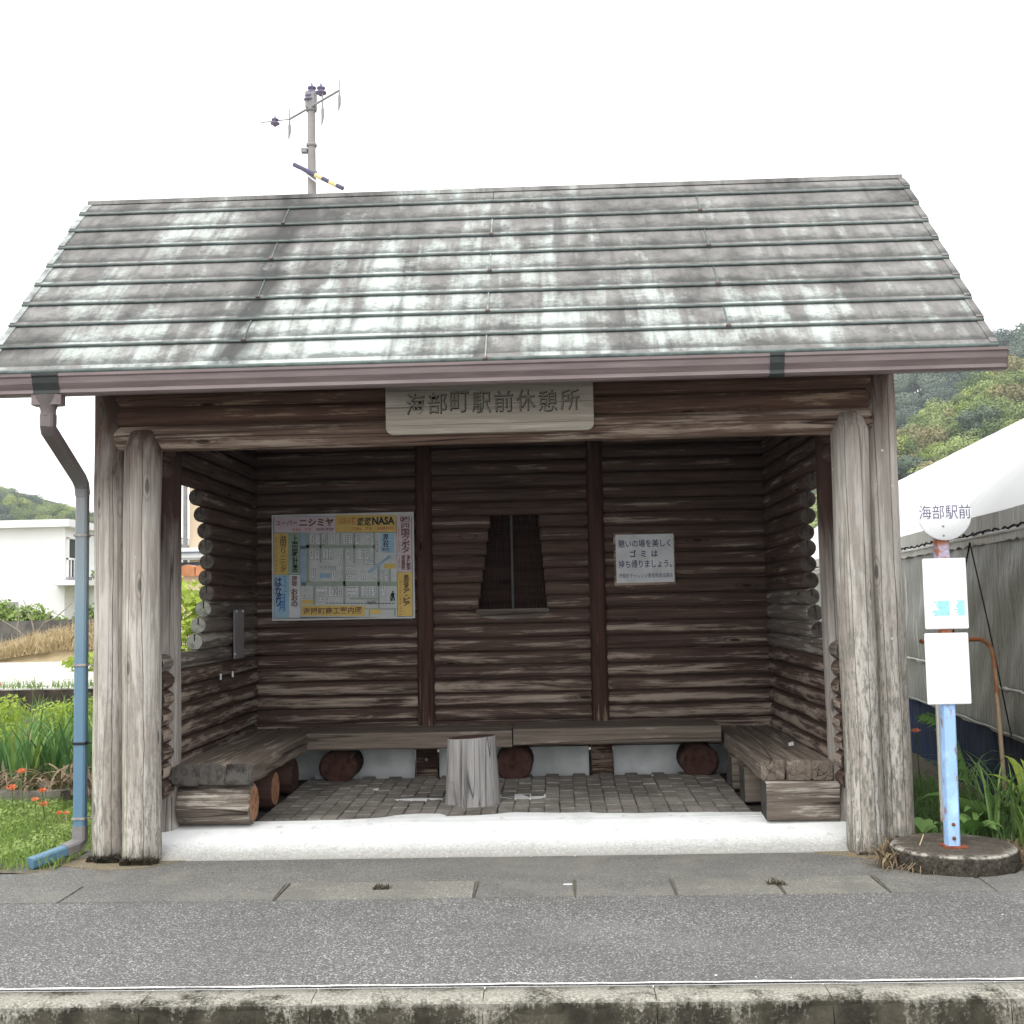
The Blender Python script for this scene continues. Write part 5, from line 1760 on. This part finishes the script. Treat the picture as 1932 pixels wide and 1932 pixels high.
# bright field behind a low dark retaining wall
struct(MB().box((-30, 9.3, -0.1), (-3.4, 23.6, 0.45)).build('gravel_field', 'gravel'))
rw = MB().box((-30, 9.15, -0.1), (-3.4, 9.295, 0.435), 0, 0.01)
tag(rw.build('retaining_wall', 'dark_wall'), 'low dark stained wall holding the bright gravel field', 'wall')
shrub('lime_shrub', 'bright lime weed patch on the gravel field by the downpipe', 'shrub', (-7.6, 14.0, 0.45), [(-7.9, 14, .6, .7, .3, .2), (-7.3, 14, .75, .5, .3, .2), (-7.0, 13.2, .6, .5, .3, .18)], 900, 0.06, 'lime', 64)


def straw_region(a, b):
    x = -12.4 + a * 3.4
    return (x, 18.5 + b * 2.5, 0.42 + 0.55 * min(1, max(0.0, (x + 12.4) / 1.9)) ** .8 * (1 - abs(b - .5)))


mm_ = MB()
for j in range(9):
    for i in range(25):
        p_ = straw_region(i / 24, j / 8)
        mm_.v.append((p_[0], p_[1], p_[2] - 0.02 if 0 < j < 8 else 0.40))
for j in range(8):
    for i in range(24):
        q_ = j * 25 + i
        mm_.f.append((q_, q_ + 1, q_ + 26, q_ + 25))
        mm_.mi.append(0)
        mm_.sm.append(True)
struct(mm_.build('straw_mound', 'straw'))
tag(blades(1500, lambda a, b: (-9.0 + a * 5.5, 9.25 + b * .5, 0.40), 0.16, 0.012, 1.2, 68).build('edge_weeds', 'bush'), 'weeds along the top of the dark retaining wall', 'weeds', kind='stuff')
tag(blades(6000, straw_region, 0.42, 0.02, 1.7, 65, curl=1.0).build('dry_grass', 'straw'), 'mound of pale dry grass before the dark block wall', 'dry grass', kind='stuff')
tag(MB().box((-30, 23.7, 0.3), (-4.5, 23.9, 1.33), 0, 0.02).build('block_wall', 'block'), 'long dark stained concrete block wall below the white house', 'wall')
br = thing('bare_shrub', 'leafless grey branching shrub against the dark block wall', 'shrub', (-12.3, 21.0, 0.45))
mb = MB()
for (a, b, c, r) in [((0, 0), (.05, .6), (.5, 1.2), .03), ((.03, .35), (-.4, .75), (-.9, 1.05), .022), ((.05, .6), (-.05, 1.0), (-.25, 1.45), .02), ((.28, .9), (.55, 1.0), (.95, 1.35), .018), ((-.4, .75), (-.35, 1.05), (-.5, 1.3), .015), ((.0, .3), (.5, .5), (1.0, .95), .018)]:
    mb.tube([(-12.3 + p[0], 21.0, 0.4 + p[1]) for p in (a, b, c)], [r, r * .75, r * .35], 6)
mb.build('branches', 'twig', br)
tag(MB().box((-12.32, 20.3, 0.44), (-12.04, 20.6, 0.64), 0, 0.01).build('planter_box', 'shade_grey'), 'small grey box on the ground below the leafless shrub', 'box')
for k, (x, y, n_, s_, lab) in enumerate([(-14.6, 25.0, 2200, 1.0, 'large green bush above the block wall at the left edge'), (-13.0, 25.0, 1500, 0.8, 'green bush above the block wall left of the downpipe'), (-11.7, 25.2, 900, .55, 'low pale bush above the block wall behind the dry grass')]):
    shrub('wall_bush', lab, 'bush', (x, y, 0.5), [(x + rng2.uniform(-.8, .8) * s_, y, 1.25 + rng2.uniform(-.2, .45) * s_, .5 * s_, .4, .38 * s_) for q in range(6)], n_, 0.07, 'bush', 70 + k, 'bushes above the block wall', 6, 1.4)

# ------------------------------------------------------------------ white house
wh = thing('white_house', 'flat roofed white house with a barred window beyond the block wall', 'house', (-20, 35, 0))
MB().box((-32, 31, 0), (-15.75, 45, 4.42)).build('wall', 'white_wall', wh)
MB().box((-32.3, 30.7, 4.36), (-15.5, 45.3, 4.60)).build('roof', 'white_paint', wh)
w1 = thing('window', None, None)
w1.parent = wh
w1.location = Vector((-15.75, 31.5, 2.7)) - Vector((-20, 35, 0))
MB().box((-15.76, 31.15, 2.72), (-15.742, 32.6, 4.0)).build('pane', 'window_dark', w1)
for y in (31.12, 31.95, 32.58):
    MB().box((-15.76, y, 2.70), (-15.68, y + .07, 4.02)).build('frame', 'white_paint', w1)
MB().box((-15.76, 31.12, 3.98), (-15.68, 32.65, 4.05)).build('lintel', 'white_paint', w1)
MB().box((-15.76, 31.12, 3.28), (-15.62, 32.65, 3.34)).build('rail', 'white_paint', w1)
for k in range(6):
    MB().box((-15.64, 31.2 + k * .25, 2.7), (-15.61, 31.225 + k * .25, 3.3)).build('bar', 'white_paint', w1)
MB().box((-16.0, 30.35, 2.42), (-14.9, 33.6, 2.58)).build('ledge', 'white_paint', wh)
MB().box((-15.6, 30.9, 2.585), (-15.1, 31.7, 2.70)).build('awning_box', 'plate', wh)
MB().box((-19.3, 30.97, 0.6), (-17.3, 31.0, 1.92)).build('door_panel', 'shade_grey', wh)
shrub('potted_plant', 'green plant on the white house ledge by the downpipe', 'plant', (-15.0, 32.0, 2.58), [(-15.0, 32, 2.75, .3, .3, .22), (-14.7, 32.6, 2.8, .35, .3, .25), (-14.7, 33, 2.4, .3, .3, .3)], 500, 0.06, 'bush', 80)

# ------------------------------------------------------------------ beige house seen through the left opening
bh = thing('beige_house', 'beige house with a dark shutter box seen through the left opening', 'house', (-6.0, 22, 0))
MB().box((-8.15, 20.0, 0), (-3.0, 27, 6.2)).build('wall', 'beige', bh)
MB().box((-8.4, 19.75, 6.2), (-2.7, 27.3, 6.4)).build('roof', 'shade_grey', bh)
MB().tube([(-8.22, 19.92, 0.3), (-8.22, 19.92, 6.2)], 0.055, 8).build('downpipe', 'galv', bh)
MB().box((-8.75, 19.5, 2.72), (-7.55, 19.98, 2.95)).build('awning', 'white_paint', bh)
for k in range(3):
    MB().add([(-8.75, 19.42, 2.52 + k * .15), (-7.6, 19.42, 2.52 + k * .15), (-7.6, 19.6, 2.62 + k * .15), (-8.75, 19.6, 2.62 + k * .15)], [(0, 1, 2, 3)]).build('shutter_slat', 'navy' if k != 1 else 'shade_grey', bh)
MB().box((-8.85, 19.5, 1.9), (-8.75, 19.98, 2.95)).box((-7.6, 19.5, 1.9), (-7.45, 19.98, 2.95)).build('window_post', 'navy', bh)
MB().box((-8.75, 19.9, 1.9), (-7.6, 19.97, 2.5)).build('window', 'window_dark', bh)
gw = thing('garden_wall', 'garden wall with an orange tiled coping beyond the left opening', 'wall', (-6.5, 13, 0))
MB().box((-7.5, 13.0, 0), (-3.5, 13.2, 2.12)).build('wall', 'beige', gw)
for k in range(14):
    x = -7.55 + k * .29
    MB().prism([(x, 2.10), (x + .28, 2.10), (x + .27, 2.26), (x + .14, 2.30), (x + .01, 2.26)], 'y', 12.85, 13.3).build('coping_tile', 'terracotta', gw, fix=True)
shrub('lime_shrub', 'sunlit lime shrub filling the left wall opening', 'shrub', (-3.65, 5.5, 0.0), [(-3.75, 5.5, 1.55, .35, .3, .32), (-3.45, 5.5, 1.3, .35, .3, .3), (-3.95, 5.6, 1.0, .4, .3, .4), (-3.5, 5.5, .8, .4, .3, .4), (-3.35, 5.4, 1.6, .25, .2, .25)], 2200, 0.045, 'lime', 82, None, 6, 1.4)
shrub('garden_shrub', 'dark leafy creeper beside the beige house corner', 'shrub', (-9.2, 19.0, 0.4), [(-9.0, 19, 2.2 + .6 * q, .35, .3, .35) for q in range(6)], 900, 0.08, 'bush', 83, None, 5, 1.4)
shrub('garden_shrub', 'green creeper beyond the downpipe in front of the white house', 'shrub', (-8.6, 9.9, 0.45), [(-8.55, 9.9, 1.0 + .35 * q, .22, .25, .25) for q in range(6)], 700, 0.05, 'bush', 84, None, 5, 1.0)

# ------------------------------------------------------------------ utility pole
up = thing('utility_pole', 'concrete utility pole with insulators rising behind the shelter roof', 'utility pole', (-6.615, 27, 0))
PX, PY = -6.615, 27.0
MB().tube([(PX, PY, 0), (PX, PY, 10), (PX, PY, 17.0)], [0.19, 0.145, 0.115], 14).build('pole', 'pole_conc', up)
for z in (14.6, 15.45, 16.55):
    MB().lathe([(0.135, -0.05), (0.165, -0.04), (0.165, 0.04), (0.135, 0.05)], (PX, PY, z), 14).build('collar', 'galv', up)
A0, A1 = Vector((PX - 0.78, PY + 0.5, 16.5)), Vector((PX + 1.02, PY - 0.9, 16.72))
MB().tube([A0, A1], 0.035, 8).build('crossarm', 'galv', up)
MB().box((PX - 0.16, PY - 0.16, 16.55), (PX + 0.16, PY + 0.16, 17.1), 0, 0.03).build('arm_clamp', 'galv', up)


def insul(c, s_, nm, m_='porcelain'):
    o = MB().lathe([(0, -0.10), (0.05, -0.10), (0.07, -0.05), (0.13, -0.04), (0.13, -0.01), (0.06, 0.02), (0.05, 0.06), (0.10, 0.07), (0.10, 0.10), (0.03, 0.13), (0.02, 0.2), (0, 0.2)], (0, 0, 0), 10).build(nm, m_, up, c)
    o.scale = (s_ * 1.12,) * 3
    return o


insul((PX + 0.02, PY, 17.12), 1.2, 'insulator')
insul((PX - 0.06, PY - 0.1, 16.86), 1.0, 'insulator')
insul((PX + 0.37, PY - 0.35, 16.95), 1.15, 'insulator')
insul((PX - 1.25, PY + 0.6, 16.45), 1.0, 'insulator')
MB().tube([A0, (PX - 1.75, PY + 0.9, 16.6)], 0.02, 6).build('arm_extension', 'galv', up)
for (p, L) in ((A0, 0.62), (Vector((PX + 0.42, PY - 0.4, 16.6)), 0.70), (A1, 0.62)):
    MB().tube([p, p - Vector((0, 0, L * .2)), p - Vector((0, 0, L * .35)), p - Vector((0, 0, L * .7)), p - Vector((.03, 0, L))], [0.02, 0.03, 0.05, 0.045, 0.02], 8).build('hanging_insulator', 'galv', up)
    MB().tube([p, p + Vector((0, 0, .32))], 0.02, 6).build('pin', 'galv', up)
MB().box((PX - 0.30, PY - 0.12, 15.20), (PX - 0.12, PY + 0.05, 15.34), 0, 0.01).build('step_bracket', 'galv', up)
g0, g1 = Vector((PX - 0.50, PY - 0.25, 14.78)), Vector((PX + 1.0, PY - 0.25, 13.98))
for k in range(7):
    a, b = g0.lerp(g1, k / 7), g0.lerp(g1, (k + 1) / 7)
    MB().tube([a, b], 0.066, 8).build('guard_stripe', 'stripe' if k in (0, 1, 2, 4, 6) else 'yellow', up)
MB().tube([g0, g0 + Vector((.9, 0, -.75))], 0.02, 6).build('guy_wire', 'white_paint', up)

# ------------------------------------------------------------------ hills with trees
def hill(name, fn, x0, x1, y0, y1, nx, ny):
    mb = MB()
    for j in range(ny + 1):
        for i in range(nx + 1):
            x, y = x0 + (x1 - x0) * i / nx, y0 + (y1 - y0) * j / ny
            mb.v.append((x, y, fn(x, y) + 1.2 * mnoise.noise((x * .05, y * .05, 2))))
    for j in range(ny):
        for i in range(nx):
            a = j * (nx + 1) + i
            mb.f.append((a, a + 1, a + nx + 2, a + nx + 1))
            mb.mi.append(0)
            mb.sm.append(True)
    return struct(mb.build(name, 'hill'))


def sstep(t):
    t = max(0.0, min(1.0, t))
    return t * t * (3 - 2 * t)


def near_hill(x, y):
    rid = max(0.0, min(78.0, 27 + (x - 68) * 0.60)) + 3.0 * mnoise.noise((x * .03, 0, 7))
    return -2 + rid * sstep((y - 130) / 105) * (1 - 0.35 * sstep((y - 235) / 120))


def far_hill(x, y):
    rid = max(0.0, min(130.0, 74 + (x - 123) * 0.36)) + 5 * mnoise.noise((x * .02, 3, 7))
    return -2 + rid * sstep((y - 300) / 130)


def left_hill(x, y):
    rid = max(0.0, min(75.0, 47 - (x + 213) * 0.30)) + 3 * mnoise.noise((x * .02, 9, 7))
    return -2 + rid * sstep((y - 330) / 115)


hill('hill', near_hill, 0, 330, 120, 360, 60, 44)
hill('hill', far_hill, 20, 520, 290, 620, 50, 34)
hill('hill', left_hill, -520, -60, 320, 620, 50, 34)


def crown_mesh(seed, mat):
    r = random.Random(seed)
    lob = [(0, 0, 3.4, 2.0, 2.0, 1.5)]
    for k in range(12):
        a = r.uniform(0, 6.28)
        q = r.uniform(0.8, 1.9)
        lob.append((q * math.cos(a), q * math.sin(a), r.uniform(2.2, 4.6), r.uniform(.8, 1.3), r.uniform(.8, 1.3), r.uniform(.6, 1.0)))
    mb = MB()
    leafcloud(mb, 2600, lob, 0.155, seed, 0, 0.74, 0.35)
    me = mb.mesh('crown')
    me.materials.append(M[mat])
    return me


def trunk_mesh():
    mb = MB().tube([(0, 0, -1.0), (0.1, 0, 1.5), (0, 0.1, 3.4)], [0.22, 0.17, 0.07], 6)
    mb.tube([(0.05, 0, 1.6), (0.8, 0.3, 2.8)], [0.1, 0.04], 5).tube([(0.05, 0, 1.9), (-0.7, -.4, 3.0)], [0.1, 0.04], 5)
    me = mb.mesh('trunk')
    me.materials.append(M['bark'])
    return me


TR = trunk_mesh()
CR = {k: [crown_mesh(700 + 10 * i + j, k) for j in range(3)] for i, k in enumerate(['tree_mid', 'tree_lime', 'tree_brown', 'tree_dark'])}


def tree(x, y, z, s_, kind, label, group):
    t = bpy.data.objects.new('broadleaf_tree', None)
    COL.objects.link(t)
    t.location = (x, y, z)
    t.rotation_euler = (0, 0, rng.uniform(0, 6.28))
    t.scale = (s_, s_, s_ * rng.uniform(.85, 1.15))
    tag(t, label, 'tree', group)
    for nm, me in (('trunk', TR), ('crown', CR[kind][rng.randrange(3)])):
        o = bpy.data.objects.new(nm, me)
        COL.objects.link(o)
        o.parent = t
    return t


LAB = {'tree_mid': 'rounded mid green tree', 'tree_lime': 'bright yellow-green tree', 'tree_brown': 'olive brown spring tree', 'tree_dark': 'dark green tree'}


def scatter(fn, xs, ys, step, kinds, where, group, size):
    n = 0
    y = ys[0]
    while y < ys[1]:
        x = xs[0](y)
        while x < xs[1](y):
            px, py = x + rng.uniform(-.42, .42) * step, y + rng.uniform(-.42, .42) * step
            k = rng.choice(kinds)
            tree(px, py, fn(px, py) - 1.3 * size, size * rng.uniform(.8, 1.25), k, LAB[k] + where, group)
            n += 1
            x += step
        y += step * 1.05
    return n


n1 = scatter(near_hill, (lambda y: 0.275 * (y + 7), lambda y: 0.425 * (y + 7)), (168, 244), 4.6, ['tree_mid', 'tree_mid', 'tree_lime', 'tree_brown', 'tree_brown', 'tree_mid', 'tree_dark'], ' in the wood on the nearer hill above the greenhouse', 'trees on the nearer right hill', 1.45)
n2 = scatter(far_hill, (lambda y: 0.275 * (y + 7), lambda y: 0.425 * (y + 7)), (392, 440), 7.2, ['tree_dark'], ' on the hazy farther hill behind the right roof end', 'trees on the farther right hill', 2.3)
n3 = scatter(left_hill, (lambda y: -0.50 * (y + 7), lambda y: -0.375 * (y + 7)), (398, 450), 5.2, ['tree_mid', 'tree_lime', 'tree_mid', 'tree_dark'], ' on the hill above the white house', 'trees on the left hill', 1.32)


def wooded(fn, x0, x1, ya, yb, n, size, nl, mat, label, seed):
    r = random.Random(seed)
    lob = []
    for k in range(n):
        y = r.uniform(ya, yb)
        x = (y + 7) * r.uniform(x0, x1)
        z = fn(x, y)
        if z > 1:
            q = size * r.uniform(.7, 1.3)
            lob.append((x, y, z + q * .4, q, q, q * .85))
    mb = MB()
    leafcloud(mb, nl, lob, size * .16, seed, 0, 0.75, 0.35)
    tag(mb.build('woodland', mat), label, 'wood', kind='stuff')


wooded(near_hill, 0.06, 0.272, 160, 245, 260, 3.0, 24000, 'tree_mid', 'wooded slope of the nearer right hill running down behind the shelter', 5)
wooded(near_hill, 0.43, 0.62, 160, 245, 160, 3.0, 14000, 'tree_mid', 'wooded slope of the nearer right hill beyond the right edge of view', 6)
wooded(left_hill, -0.372, -0.16, 395, 455, 200, 4.0, 16000, 'tree_mid', 'wooded tail of the left hill running down behind the shelter', 7)
wooded(left_hill, -0.66, -0.51, 395, 455, 160, 4.0, 12000, 'tree_mid', 'wooded slope of the left hill beyond the left edge of view', 8)
print('trees', n1, n2, n3, 'pavers', npv)

tag(MB().box((-3.05, -0.62, 0.002), (-2.90, -0.50, 0.018), 0, 0.003).box((-3.2, -0.56, 0.002), (-2.98, -0.54, 0.022), 0, .003).box((-3.15, -0.66, .002), (-3.0, -.64, .015), 0, .003).build('wood_scrap', 'straw'), 'pale splintered wood scraps on the pavement at the left edge', 'wood scrap')

# grit and leaf scraps on the pavement
r_ = random.Random(77)
mb = MB()
for k in range(420):
    q = r_.random()
    if q < .45:
        x, y = r_.uniform(-3.2, 3.4), -2.42 + abs(r_.gauss(0, .06))
    elif q < .75:
        x, y = r_.uniform(-2.6, 2.6), -0.07 - abs(r_.gauss(0, .10))
    else:
        x, y = r_.uniform(-3.2, 3.2), r_.uniform(-2.3, -0.2)
    e = r_.uniform(.002, .0055)
    a = r_.uniform(0, 6.28)
    zb = 0.0045
    pts = [(x + e * math.cos(a + t) * r_.uniform(.7, 1.2), y + e * math.sin(a + t) * r_.uniform(.7, 1.2), zb) for t in (0, 1.3, 2.6, 3.9, 5.2)]
    mb.add(pts + [(x, y, zb + e * .9)], [(i, (i + 1) % 5, 5) for i in range(5)], 0 if r_.random() < .93 else 1)
tag(mb.build('grit', ['apron', 'mortar']), 'scattered grit and small pale stones on the pavement', 'grit', kind='stuff')
# thin air haze over the valley
hz = bpy.data.materials.new('thin_haze')
hz.use_nodes = True
for n in list(hz.node_tree.nodes):
    if n.type == 'BSDF_PRINCIPLED':
        hz.node_tree.nodes.remove(n)
pv = hz.node_tree.nodes.new("ShaderNodeVolumePrincipled")
pv.inputs['Color'].default_value = (0.86, 0.92, 1.0, 1)
pv.inputs['Density'].default_value = 0.0003
pv.inputs['Anisotropy'].default_value = 0.0
hz.node_tree.links.new(pv.outputs[0], hz.node_tree.nodes["Material Output"].inputs['Volume'])
M['haze'] = hz
tag(MB().box((-700, -45, -1.4), (700, 700, 170)).build('haze', 'haze'), kind='stuff')
